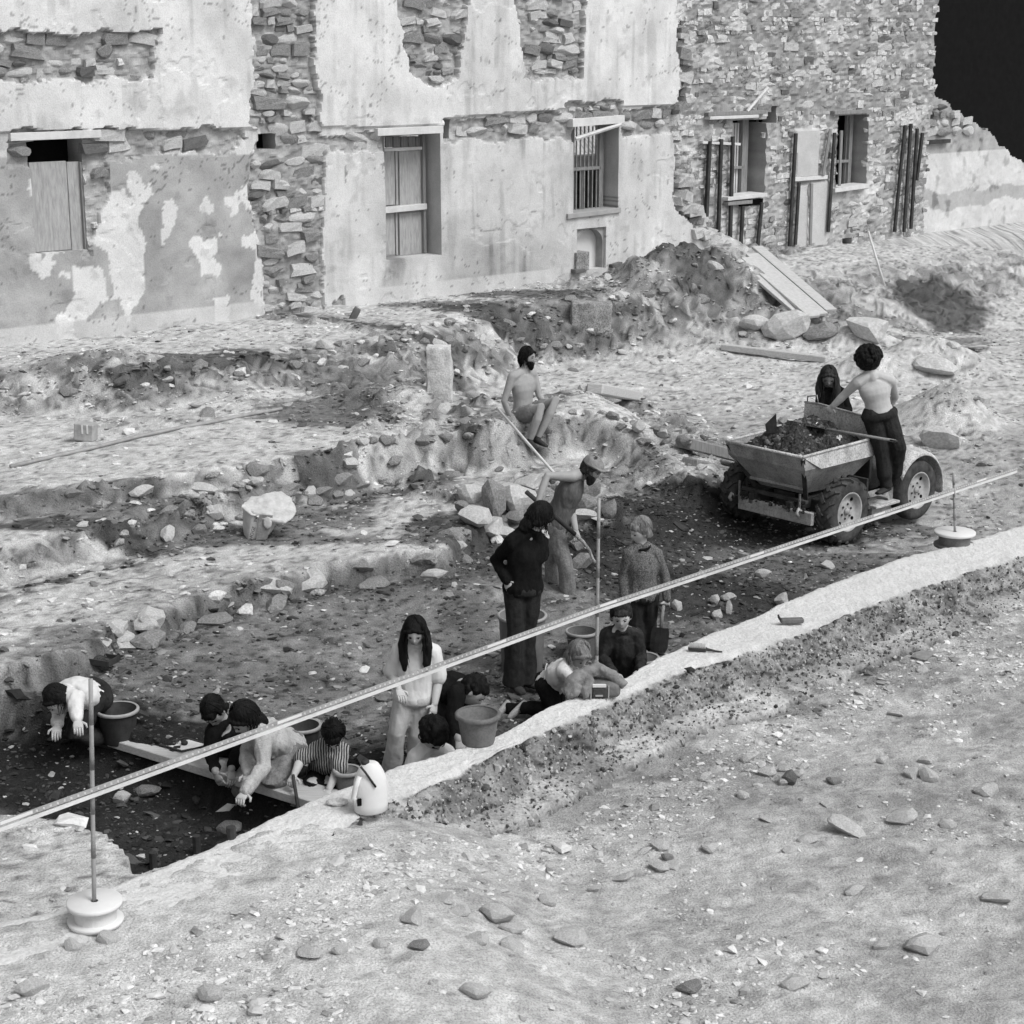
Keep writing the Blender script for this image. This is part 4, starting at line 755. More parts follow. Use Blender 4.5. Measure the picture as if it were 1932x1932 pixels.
for (p, q) in ((a0, b), (b, c0)):
    for dz, nm_, m_, hh in ((.016, 'graduated_rod', 'rimgrey', .024), (-.016, 'plain_rod', 'trim', .022)):
        bm = bmesh.new(); beam(bm, p - a + Vector((0, 0, dz)), q - a + Vector((0, 0, dz)), .012, hh); bmobj(nm_, bm, M[m_], st)
    L = (q - p).length; items = []; bm = bmesh.new(); n = int(L / .045)
    for i in range(n):
        if i % 44 in (0, 1, 2, 3, 4): continue
        u = p - a + (q - p) * ((i + .5) / n) + Vector((0, -.008, .018)); box(bm, u, (.018, .004, .012))
    tag(bmobj('graduations', bm, M['white'], st), kind='stuff')
    for i in range(0, n, 44):
        bm = bmesh.new(); u = p - a + (q - p) * ((i + .5) / n); u2 = p - a + (q - p) * ((i + 5) / n); beam(bm, u + Vector((0, -.009, .019)), u2 + Vector((0, -.009, .019)), .004, .018); bmobj('number_plate', bm, M['white'], st)

# white jug
J = P(700, 1530, ZW); t = thing('water_jug', 'white plastic water jug with a dark strap on the foundation wall', 'jug', J, R(20))
bm = bmesh.new(); k = .00345
loft(bm, [((0, 0, z * 1.0), (a_, 0, 0), (0, b_, 0)) for z, a_, b_ in ((0, .090, .07), (.010, .108, .08), (.06, .114, .085), (.17, .112, .084), (.22, .106, .08), (.265, .09, .07), (.30, .072, .058), (.325, .055, .045), (.335, .042, .036), (.338, .03, .03))], 24)
bmobj('body', bm, M['white'], t, True)
bm = bmesh.new(); tube(bm, [(-.085, -.055, .27), (-.11, -.05, .2), (-.125, -.045, .13), (-.10, -.06, .08)], [.016, .018, .018, .016], 8); bmobj('handle', bm, M['white'], t, True)
bm = bmesh.new(); box(bm, Vector((-.095, -.074, .105)), (.028, .012, .05), None, .003); bmobj('grip_hole', bm, M['black'], t)
bm = bmesh.new(); tube(bm, [(-.075, -.05, .335), (-.05, -.07, .30), (.01, -.092, .20)], .007, 6); bmobj('strap', bm, M['bucket_blk'], t, True)
bm = bmesh.new(); lathe(bm, [(.001, .352), (.024, .352), (.026, .348), (.026, .33), (.001, .33)], 18, Matrix.Translation((-.03, 0, 0))); bmobj('cap', bm, M['bucket_blk'], t, True)

def remesh_np(me, vox, sm=4):
    o = bpy.data.objects.new('tmp', me); C.objects.link(o)
    m1 = o.modifiers.new('r', 'REMESH'); m1.mode = 'VOXEL'; m1.voxel_size = vox
    if sm: m2 = o.modifiers.new('s', 'SMOOTH'); m2.iterations = sm; m2.factor = .5
    dg = bpy.context.evaluated_depsgraph_get(); r_ = bpy.data.meshes.new_from_object(o.evaluated_get(dg)); C.objects.unlink(o); bpy.data.objects.remove(o); bpy.data.meshes.remove(me); return r_
def blob(name, bm, vox, mat, parent=None, sm=4, amp=0, fs=20, seed=0, loc=None, stretch=(1, 1, 1)):
    me = bpy.data.meshes.new(name); bm.to_mesh(me); bm.free(); me = remesh_np(me, vox, sm); me.name = name
    n = len(me.vertices)
    if amp and n:
        co = np.empty(n * 3, np.float32); me.vertices.foreach_get("co", co); co = co.reshape(-1, 3); no = np.empty(n * 3, np.float32); me.vertices.foreach_get("normal", no); no = no.reshape(-1, 3)
        d_ = amp * (fbm(co[:, 0] * fs * stretch[0] + 31, co[:, 1] * fs * stretch[1] + 13, co[:, 2] * fs * stretch[2] + 7.1, seed=seed, oct=3) - .5) * 2
        co = co + no * d_[:, None]; me.vertices.foreach_set("co", co.ravel()); me.update()
    me.polygons.foreach_set("use_smooth", np.ones(len(me.polygons), bool)); me.materials.clear(); me.materials.append(mat)
    return link(name, me, parent, loc)
# satchel under a jacket
S_ = P(1120, 1312, ZW); t = thing('satchel', 'canvas satchel with pale flap and buckle half covered by a draped jacket on the wall', 'bag', S_)
bm = bmesh.new(); box(bm, Vector((.03, 0, .055)), (.26, .15, .10), None, .02); blob('bag_body', bm, .008, M['bucket_gry'], t, 3, .006, 20)
bm = bmesh.new(); box(bm, Vector((.03, -.078, .092)), (.085, .012, .022), None, .003); bmobj('pale_flap', bm, M['white'], t)
bm = bmesh.new(); box(bm, Vector((.03, -.078, .045)), (.08, .014, .06), None, .004); bmobj('pocket', bm, M['paint_dark'], t)
bm = bmesh.new(); box(bm, Vector((.03, -.087, .03)), (.045, .006, .010)); bmobj('buckle', bm, M['rimgrey'], t)
for xx in (-.02, .088): bm = bmesh.new(); box(bm, Vector((xx, -.082, .05)), (.008, .012, .085)); bmobj('strap', bm, M['rimgrey'], t)
jk = bmesh.new()
for pts, rr in [([(-.18, -.03, .03), (-.13, -.03, .10), (-.03, 0, .155), (.05, .02, .165)], [.035, .05, .045, .04]), ([(.04, 0, .175), (.12, -.02, .135), (.19, -.05, .08)], [.03, .035, .028]), ([(-.02, -.04, .13), (-.05, -.085, .07), (-.05, -.09, .02)], [.03, .03, .018]), ([(-.17, -.07, .03), (-.12, -.08, .05), (-.09, -.07, .09)], [.03, .03, .025]), ([(.0, .02, .19), (.02, .03, .22)], [.02, .015])]:
    tube(jk, pts, rr, 10)
j_ = blob('jacket', jk, .007, M['cloth'], None, 2, .012, 26); j_.location = S_; j_.scale = t.scale = (1.22, 1.22, 1.22); tag(j_, 'crumpled grey jacket draped over the satchel on the wall', 'jacket')

# brushes, papers, trays
BR = on_ground(1318, 1229); BR = P(1316, 1228, ZW + .01); t = thing('hand_brush', 'wooden hand brush lying bristles up on the back edge of the wall', 'brush', BR, R(-12))
bm = bmesh.new(); box(bm, Vector((0, 0, .018)), (.15, .05, .03), None, .008); tube(bm, [(.07, 0, .018), (.15, -.01, .012), (.20, -.01, .01)], [.014, .008, .006], 8); bmobj('stock', bm, M['wood_dark'], t)
bm = bmesh.new()
for i in range(16):
    for j in range(4): tube(bm, [(-.065 + i * .0085, -.018 + j * .012, .03), (-.066 + i * .0085 + rnd.uniform(-.004, .004), -.018 + j * .012, .062)], .0022, 4)
tag(bmobj('bristles', bm, M['trim'], t), kind='stuff')
BR2 = P(1494, 1176, ZW + .012); t = thing('scrubbing_brush', 'dark brick shaped brush head lying alone on the pale wall top', 'brush', BR2, R(6)); bm = bmesh.new(); box(bm, Vector((0, 0, .025)), (.20, .06, .042), None, .01); bmobj('stock', bm, M['bucket_gry'], t)
bm = bmesh.new(); tube(bm, [(-.095, 0, .03), (-.115, 0, .06), (-.12, 0, .08)], [.012, .01, .008], 8); bmobj('handle_stub', bm, M['wood_dark'], t)
c = P(634, 1518, ZW + .01); bm = bmesh.new(); ball(bm, Vector((0, 0, .015)), (.065, .04, .022), sub=3); ball(bm, Vector((.05, .0, .02)), (.035, .03, .018)); o = blob('crumpled_paper', bm, .007, M['st_pale'], None, 1, .014, 40); o.location = c; tag(o, 'crumpled pale rag beside the white jug', 'rag')

# the plank over the pit
p0 = P(200, 1392, .07); p1 = P(632, 1525, .07); pl_ = thing('plank', 'long pale plank bridging the dark pit under the kneeling diggers', 'plank', p0)
bm = bmesh.new(); dd = p1 - p0; side = Vector((-dd.y, dd.x, 0)).normalized() * .13; beam(bm, side - Vector((0, 0, .035)), dd + side - Vector((0, 0, .035)), .27, .07, bev=.006); bmobj('board', bm, M['wood_pale'], pl_)
c = P(347, 1410, .075); fr = thing('diamond_tray', 'diamond shaped metal tray with a dark knob lying on the plank', 'tray', c); q = [Vector((-.19, .03, .01)), Vector((-.02, .17, .01)), Vector((.19, .03, .01)), Vector((.0, -.10, .01))]
bm = bmesh.new(); vs = [bm.verts.new(v * .93 + Vector((0, 0, .0))) for v in q]; vt = [bm.verts.new(v * .93 - Vector((0, 0, .006))) for v in q]; bm.faces.new(vs); bm.faces.new(vt[::-1])
for i in range(4): bm.faces.new((vs[i], vs[(i + 1) % 4], vt[(i + 1) % 4], vt[i]))
bmobj('plate', bm, M['trim'], fr); bm = bmesh.new(); tube(bm, q + [q[0]], .009, 8); bmobj('frame', bm, M['paint_dark'], fr)
bm = bmesh.new(); ball(bm, Vector((0, .03, .025)), (.028, .025, .022)); tube(bm, [(-.03, .04, .03), (0, .05, .04), (.02, .03, .03)], .008, 6); bmobj('knob', bm, M['bucket_blk'], fr, True)
c = on_ground(186, 1250); t = thing('seed_tray', 'dark shallow tray full of earth lying on the trench floor at left', 'tray', c, R(-22)); bm = bmesh.new(); box(bm, Vector((0, 0, .012)), (.30, .16, .02), None, .004)
for q_, s_ in ((Vector((0, -.08, .03)), (.30, .012, .05)), (Vector((0, .08, .03)), (.30, .012, .05)), (Vector((-.15, 0, .03)), (.012, .16, .05)), (Vector((.15, 0, .03)), (.012, .16, .05))): box(bm, q_, s_)
bmobj('tray_body', bm, M['bucket_blk'], t); bm = bmesh.new(); ball(bm, Vector((-.02, 0, .03)), (.12, .065, .03)); bmobj('earth', bm, M['soil'], t)
c = on_ground(196, 1395)
bm = bmesh.new(); tube(bm, [Vector((0, 0, 0)), P(503, 1500, -.2) - P(474, 1518, -.2)], .011, 8); o = bmobj('white_rod', bm, M['white'], None, True, loc=P(474, 1518, -.22)); tag(o, 'short white rod lying in the dark pit right of the trowel', 'rod')
for px, py, h_ in ((372, 1612, .14), (290, 1640, .13), (437, 1592, .11)):
    g = on_ground(px, py); bm = bmesh.new(); tube(bm, [(0, 0, -.05), (0, 0, h_)], [.028, .03], 8); o = bmobj('peg', bm, M['wood_dark'], None, loc=g)
    tag(o, {372: 'middle of three dark wooden pegs in the pit beside the wall', 290: 'lowest dark peg in the corner of the pit', 437: 'highest dark peg in the pit, behind the flat slab'}[px], 'peg')

# rope, tin, sack
pts = [on_ground(x_, y_) + Vector((0, 0, .025)) for x_, y_ in ((20, 885), (131, 859), (190, 846), (260, 828), (330, 813), (400, 800), (470, 786), (532, 775))]
bm = bmesh.new(); tube(bm, pts, .022, 6); tag(bmobj('pipe', bm, M['rimgrey'], None, True), 'thin grey pipe laid along the top of the bank at left', 'pipe')
c = on_ground(163, 832); t = thing('tin_box', 'small battered tin box with strap on the bank at far left', 'box', c, R(-8)); bm = bmesh.new(); box(bm, Vector((0, 0, .11)), (.23, .16, .20), Matrix.Rotation(.08, 3, 'Y'), .012); bmobj('box_body', bm, M['rim'], t)
for xx in (-.01, .05): bm = bmesh.new(); box(bm, Vector((xx, -.07, .15)), (.018, .03, .10)); bmobj('strap', bm, M['white'], t)
M['sackpaper'] = gmat('sack_paper', .52, .8, 9, .18, .5, 30)
SK = on_ground(492, 1012); t = thing('paper_sack', 'open white paper sack with printed side and slumped pale top on the ledge', 'sack', SK)
k = PXM(SK.y) * 1.03
def sk(px, py, d=0): return Vector(((px - 492) * k, d, (1012 - py) * k * 1.02))
bm = bmesh.new(); v = [bm.verts.new(x_) for x_ in (sk(460, 1012, -.02), sk(470, 1014, -.14), sk(504, 1012, -.16), sk(514, 1004, 0), sk(500, 1000, .2), sk(468, 1004, .22), sk(459, 950, -.02), sk(484, 958, -.15), sk(516, 962, -.16), sk(530, 958, 0), sk(510, 944, .2), sk(470, 944, .2))]
for i in range(6): bm.faces.new((v[i], v[(i + 1) % 6], v[6 + (i + 1) % 6], v[6 + i]))
bm.faces.new(v[:6]); bm.faces.new(v[6:]); bmesh.ops.subdivide_edges(bm, edges=bm.edges, cuts=3, use_grid_fill=True); blob('sack_body', bm, .014, M['sackpaper'], t, 2, .012, 9)
bm = bmesh.new(); fr_ = [sk(459, 951, -.08), sk(478, 962, -.16), sk(500, 970, -.185), sk(520, 972, -.19), (sk(543, 975, -.20)), sk(554, 971, -.16)]; bk_ = [sk(461, 947, .04), sk(482, 944, .12), sk(508, 936, .22), sk(526, 935, .24), sk(550, 945, .16), sk(562, 961, -.04)]
md_ = [sk(460, 948, -.03), sk(481, 951, -.04), sk(505, 950, -.02), sk(523, 951, -.01), sk(549, 957, -.03), sk(560, 965, -.10)]
va, vm, vb_ = [[bm.verts.new(p_) for p_ in q_] for q_ in (fr_, md_, bk_)]
for u_, w_ in ((va, vm), (vm, vb_)):
    for i in range(5): bm.faces.new((u_[i], u_[i + 1], w_[i + 1], w_[i]))
bmesh.ops.subdivide_edges(bm, edges=bm.edges, cuts=3, use_grid_fill=True); bmesh.ops.solidify(bm, geom=bm.faces, thickness=.02); blob('sack_mouth', bm, .010, M['sackpaper'], t, 1, .022, 9)
bm = bmesh.new(); vv = [bm.verts.new(x_) for x_ in (sk(487, 1011, -.175), sk(509, 1008, -.175), sk(521, 964, -.17), sk(496, 962, -.178))]; bm.faces.new(vv); bmobj('printed_panel', bm, M['cloth'], t)
bm = bmesh.new(); ball(bm, sk(511, 977, -.19), (8.5 * k, .008, 12 * k)); bmobj('emblem', bm, M['sackpaper'], t, True)
def text(s, loc, size, rot, mat, parent, sx=1):
    cu = bpy.data.curves.new('lettering', 'FONT'); cu.body = s; cu.size = size; cu.extrude = .0008; cu.align_x = 'CENTER'; cu.align_y = 'CENTER'; cu.resolution_u = 2
    o = bpy.data.objects.new('lettering', cu); C.objects.link(o); dg = bpy.context.evaluated_depsgraph_get(); me = bpy.data.meshes.new_from_object(o.evaluated_get(dg)); bpy.data.objects.remove(o); me.materials.append(mat)
    o = link('lettering', me, parent, loc, rot); o.scale = (sx, 1, 1); return o
text("HOGE", sk(481.5, 997, -.182), 8.5 * k, (R(90), R(-74), 0), M['black'], t, 1.15); text("INA", sk(489, 969, -.182), 8.5 * k, (R(90), R(-80), 0), M['black'], t, 1.0)

def block(name, label, cat, px0, py0, px1, py1, depth, mat, amp=.03, parent=None, seed=1, lean=0, Y=None, z=None, vox=.025):
    b = P((px0 + px1) / 2, py1, z) if z is not None else on_ground((px0 + px1) / 2, py1); Y = b.y; k = PXM(Y) * 1.04; w = (px1 - px0) * k; h = (py1 - py0) * k
    bm = bmesh.new(); box(bm, Vector((0, depth / 2, h / 2 - .04)), (w, depth, h + .06), Matrix.Rotation(lean, 3, 'Y')); o = blob(name, bm, vox, mat, None, 2, amp, 5, seed); o.location = b; return tag(o, label, cat)
block('standing_stone', 'pale rough standing stone block upright behind the ledge', 'stone', 805, 657, 851, 752, .3, M['st_pale'], .035)
block('concrete_block', 'large square edged concrete block stuck in the far bank', 'block', 1078, 574, 1152, 628, .35, M['st_mid'], .02, lean=.06)
block('leaning_brick', 'small dark brick leaning on the pale ledge under the building', 'brick', 662, 579, 675, 602, .06, M['st_dark'], .005, lean=.5, vox=.02)
def timber(name, label, a_, b_, w, h, mat, z0=.03, cat='timber', za=None, zb=None):
    A = P(*a_, za) if za is not None else on_ground(*a_) + Vector((0, 0, z0)); B = P(*b_, zb) if zb is not None else on_ground(*b_) + Vector((0, 0, z0))
    bm = bmesh.new(); beam(bm, Vector((0, 0, 0)), B - A, w, h, bev=min(w, h) * .12); o = bmobj(name, bm, mat, None, loc=A); return tag(o, label, cat)
timber('timber', 'long thin pale timber lying across the far ground towards the dumper', (1362, 658), (1560, 682), .12, .10, M['wood_pale'])
timber('timber', 'short thick pale log lying behind the low wall', (1122, 742), (1200, 757), .22, .14, M['wood_pale'], .06)
timber('timber', 'upper of two heavy beams lying left of the dumper', (1288, 860), (1400, 888), .26, .14, M['wood_grey'], .16)
timber('timber', 'lower of two heavy beams lying left of the dumper', (1300, 878), (1410, 905), .24, .14, M['wood_grey'], .02)
GR = on_ground(1480, 600)
for i, (a_, b_, w_, lb, zz) in enumerate([((1390, 492), (1516, 600), .16, 'nearest pale plank of the sloping ramp under the wall', 0), ((1408, 487), (1536, 598), .24, 'second broad plank of the sloping ramp', .02), ((1418, 480), (1550, 594), .24, 'third broad plank of the sloping ramp', .02), ((1428, 466), (1568, 586), .20, 'farthest raised plank of the sloping ramp', .06)]):
    A = P(*a_, 1.75 + zz); B = P(*b_, .95 + zz); bm = bmesh.new(); beam(bm, Vector(), B - A, w_ * 1.1, .05, bev=.006); tag(bmobj('ramp_plank', bm, M['wood_pale'], None, loc=A), lb, 'plank', 'planks of the ramp')
for px, py in ((1474, 570), (1492, 580)):
    c = P(px, py, 1.0); bm = bmesh.new(); box(bm, Vector((0, 0, 0)), (.16, .12, .16), Matrix.Rotation(.4, 3, 'Y'), .01); tag(bmobj('prop_block', bm, M['trim'], None, loc=c), 'upper left pale block propping up the plank ramp' if px < 1480 else 'lower right pale block propping up the plank ramp', 'block')
PO = on_ground(1669, 540); A = Vector((0, 0, 0)); top = Q(1638, 436, PO.y + .5) - PO; bm = bmesh.new(); tube(bm, [A, top], .022, 6); tag(bmobj('thin_pole', bm, M['trim'], None, True, loc=PO), 'thin pale pole leaning against the rubble wall at right', 'pole')
def spade(name, label, a_, b_, hl, blade_dir, parent=None, mat='wood_grey', bw=.17, bl=.24):
    a_ = Vector(a_); b_ = Vector(b_); t = thing(name, label, 'shovel', a_); d_ = (b_ - a_); L = d_.length; bm = bmesh.new(); tube(bm, [Vector(), d_], .016, 8); bmobj('shaft', bm, M[mat], t, True)
    if bl:
        u = d_.normalized(); s_ = u.cross(Vector(blade_dir)).normalized(); n_ = s_.cross(u); bm = bmesh.new(); rows = []
        for i in range(6):
            w = bw / 2 * (1 if i < 5 else .75) * (.85 if i == 0 else 1); f = i / 5
            rows.append([bm.verts.new(d_ + u * bl * f + s_ * w * x_ + n_ * (.02 * (x_ * x_) - .02)) for x_ in (-1, -.5, 0, .5, 1)])
        for p_, q_ in zip(rows, rows[1:]):
            for k_ in range(4): bm.faces.new((p_[k_], p_[k_ + 1], q_[k_ + 1], q_[k_]))
        bmesh.ops.solidify(bm, geom=bm.faces, thickness=.005); bmobj('blade', bm, M['paint_dark'], t)
    if hl:
        u = d_.normalized(); s_ = u.cross(Vector(blade_dir)).normalized(); bm = bmesh.new(); tube(bm, [s_ * -.05, s_ * .05], .012, 8); tube(bm, [s_ * -.05, u * .07], .009, 6); tube(bm, [s_ * .05, u * .07], .009, 6); bmobj('grip', bm, M['wood_dark'], t, True)
    return t
A = Q(938, 770, 20.6); B = Q(1043, 890, 18.8); B2 = B + (B - A) * .28
spade('long_handle', 'long pale tool handle slanting down from beside the seated man', A, B2, False, (0, 1, .2), mat='trim', bl=0)
A = Q(993, 928, 16.55); B = Q(1085, 1008, 16.75); t = thing('shovel', 'dark shafted shovel held by the bent man over the soil heap', 'shovel', A); bm = bmesh.new(); tube(bm, [Vector(), B - A], .022, 8); bmobj('shaft', bm, M['wood_dark'], t, True)
bm = bmesh.new(); tube(bm, [B - A, Q(1100, 1022, 16.8) - A, Q(1112, 1038, 16.8) - A, Q(1118, 1054, 16.8) - A, Q(1123, 1062, 16.8) - A], [.018, .017, .015, .014, .02], 8); bmobj('socket', bm, M['st_mid'], t, True)
# ------------------------------------------------------------------ people
def cm(name, base, rough=.9, n=9, a=.22, b=.35, bs=60, **k): return gmat(name, base, rough, n, a, b, bs, **k)
M['skin'] = cm('skin', .33, .6, 12, .12, .15, 60); M['skin_pale'] = cm('pale_skin', .47, .6, 12, .1, .15, 60); M['skin_dark'] = cm('tanned_skin', .20, .6, 12, .15, .15, 60)
M['hair_blk'] = cm('black_hair', .008, .6, 30, .6, .6, 70, stretch=(1, 1, .25)); M['hair_brn'] = cm('brown_hair', .03, .55, 30, .6, .6, 70, stretch=(1, 1, .25)); M['hair_fair'] = cm('fair_hair', .19, .6, 40, .5, .6, 80, stretch=(1, 1, .2))
M['blk_wool'] = cm('black_wool', .008, .95, 20, .4, .4, 80); M['denim_dk'] = cm('dark_denim', .026, .9, 14, .4, .4, 60); M['denim_lt'] = cm('faded_denim', .19, .9, 14, .3, .4, 60, speck=.2)
M['white_cot'] = cm('white_cotton', .62, .85, 8, .08, .2, 50); M['cream'] = cm('cream_trousers', .46, .85, 8, .15, .3, 40); M['vest'] = cm('grey_vest', .12, .9, 14, .3, .4, 50, stretch=(3, 3, .5))
M['jersey'] = cm('flecked_jersey', .14, .95, 60, .45, .5, 90, speck=.5); M['anorak'] = cm('dark_anorak', .024, .55, 12, .5, .5, 30); M['sweater'] = cm('light_sweater', .42, .95, 30, .15, .5, 90, speck=.15)
M['shoe_dk'] = cm('dark_shoe', .04, .7); M['shoe_lt'] = cm('canvas_shoe', .4, .8)
def stripes(name):
    m = gmat(name, .3, .9, 8, .1, .3, 60); t = m.node_tree; N = t.nodes; b = N["Principled BSDF"]; w = N.new("ShaderNodeTexWave"); w.inputs["Scale"].default_value = 17; w.bands_direction = 'X'; w.inputs["Distortion"].default_value = 2.0; w.inputs["Detail Scale"].default_value = 1
    tc = N.new("ShaderNodeTexCoord"); t.links.new(tc.outputs['Object'], w.inputs[0]); cr = N.new("ShaderNodeMapRange"); cr.inputs[1].default_value = .35; cr.inputs[2].default_value = .65; cr.inputs[3].default_value = .025; cr.inputs[4].default_value = .36
    t.links.new(w.outputs[0], cr.inputs[0]); t.links.new(cr.outputs[0], b.inputs["Base Color"]); return m
M['stripe'] = stripes('striped_knit')

def frame_from(fwd, up):
    f = Vector(fwd).normalized(); u = Vector(up); u = (u - f * u.dot(f)).normalized(); r_ = f.cross(u); return Matrix((r_, f, u)).transposed()     # x right, y forward, z up
def head_mesh(bm, c, fr, s, beard=False):
    n, m = 22, 26; rows = []
    for i in range(n + 1):
        th = math.pi * i / n; row = []
        for j in range(m):
            ph = 2 * math.pi * j / m; x = math.sin(th) * math.sin(ph); y = math.sin(th) * math.cos(ph); z = math.cos(th)
            X = x * .074; Yy = y * .093 - .004; Z = z * .115
            if z < 0: X *= 1 - .34 * (-z) ** 1.4; Yy *= 1 - .10 * (-z)
            if y > 0:
                fx = math.exp(-(x / .16) ** 2); Yy += .006 * math.exp(-(z + .62) ** 2 / .03) * math.exp(-(x / .35) ** 2)
                Yy += .026 * fx * math.exp(-((z + .17) / .13) ** 2) * (y > .4) + .010 * fx * math.exp(-((z + .02) / .12) ** 2)
                Yy -= .014 * math.exp(-((abs(x) - .40) / .16) ** 2) * math.exp(-((z - .03) / .10) ** 2); Yy += .006 * math.exp(-(x / .5) ** 2) * math.exp(-((z - .20) / .09) ** 2)
                Yy += .007 * math.exp(-(x / .25) ** 2) * (math.exp(-((z + .42) / .045) ** 2) + math.exp(-((z + .52) / .045) ** 2)) - .004 * math.exp(-(x / .3) ** 2) * math.exp(-((z + .47) / .02) ** 2)
            row.append(bm.verts.new(Vector(c) + fr @ (Vector((X, Yy, Z)) * s)))
        rows.append(row)
    for a_, b_ in zip(rows, rows[1:]):
        for j in range(m):
            try: bm.faces.new((a_[j], a_[(j + 1) % m], b_[(j + 1) % m], b_[j]))
            except ValueError: pass
    bmesh.ops.remove_doubles(bm, verts=rows[0] + rows[-1], dist=1e-5)
    for sg in (-1, 1):
        ball(bm, Vector(c) + fr @ (Vector((sg * .077, -.005, -.008)) * s), (.010 * s, .020 * s, .032 * s), fr, 2)
def hand(bm, w, d, n, s, curl=.5, side=1):
    # palm, four fingers of two bones each and a thumb from the side of the palm; d along the hand, n out of the palm
    d = Vector(d).normalized(); n = Vector(n); n = (n - d * n.dot(d)).normalized(); a_ = d.cross(n) * side; w = Vector(w)
    loft(bm, [(w - d * .02 * s, a_ * .024 * s, n * .018 * s), (w + d * .02 * s, a_ * .034 * s, n * .016 * s), (w + d * .06 * s, a_ * .042 * s, n * .014 * s), (w + d * .088 * s, a_ * .040 * s, n * .011 * s)], 12)
    for i, L in enumerate((.070, .080, .074, .058)):
        b = w + (d * .082 + a_ * (.030 - .020 * i)) * s; c1 = curl * (1 + .1 * i); d1 = (d * math.cos(c1 * .7) + n * math.sin(c1 * .7)); d2 = (d * math.cos(c1 * 1.7) + n * math.sin(c1 * 1.7)); d3 = (d * math.cos(c1 * 2.5) + n * math.sin(c1 * 2.5))
        p1 = b + d1 * L * .5 * s; p2 = p1 + d2 * L * .32 * s; p3 = p2 + d3 * L * .25 * s
        tube(bm, [b, p1, p2, p3], [.0095 * s, .0088 * s, .008 * s, .006 * s], 7)
    b = w + (d * .025 + a_ * .036) * s; p1 = b + (d * .5 + a_ * .7 + n * .3).normalized() * .035 * s; p2 = p1 + (d * .85 + a_ * .2 + n * .45).normalized() * .032 * s; tube(bm, [b - a_ * .012 * s, p1, p2], [.013 * s, .011 * s, .008 * s], 7)

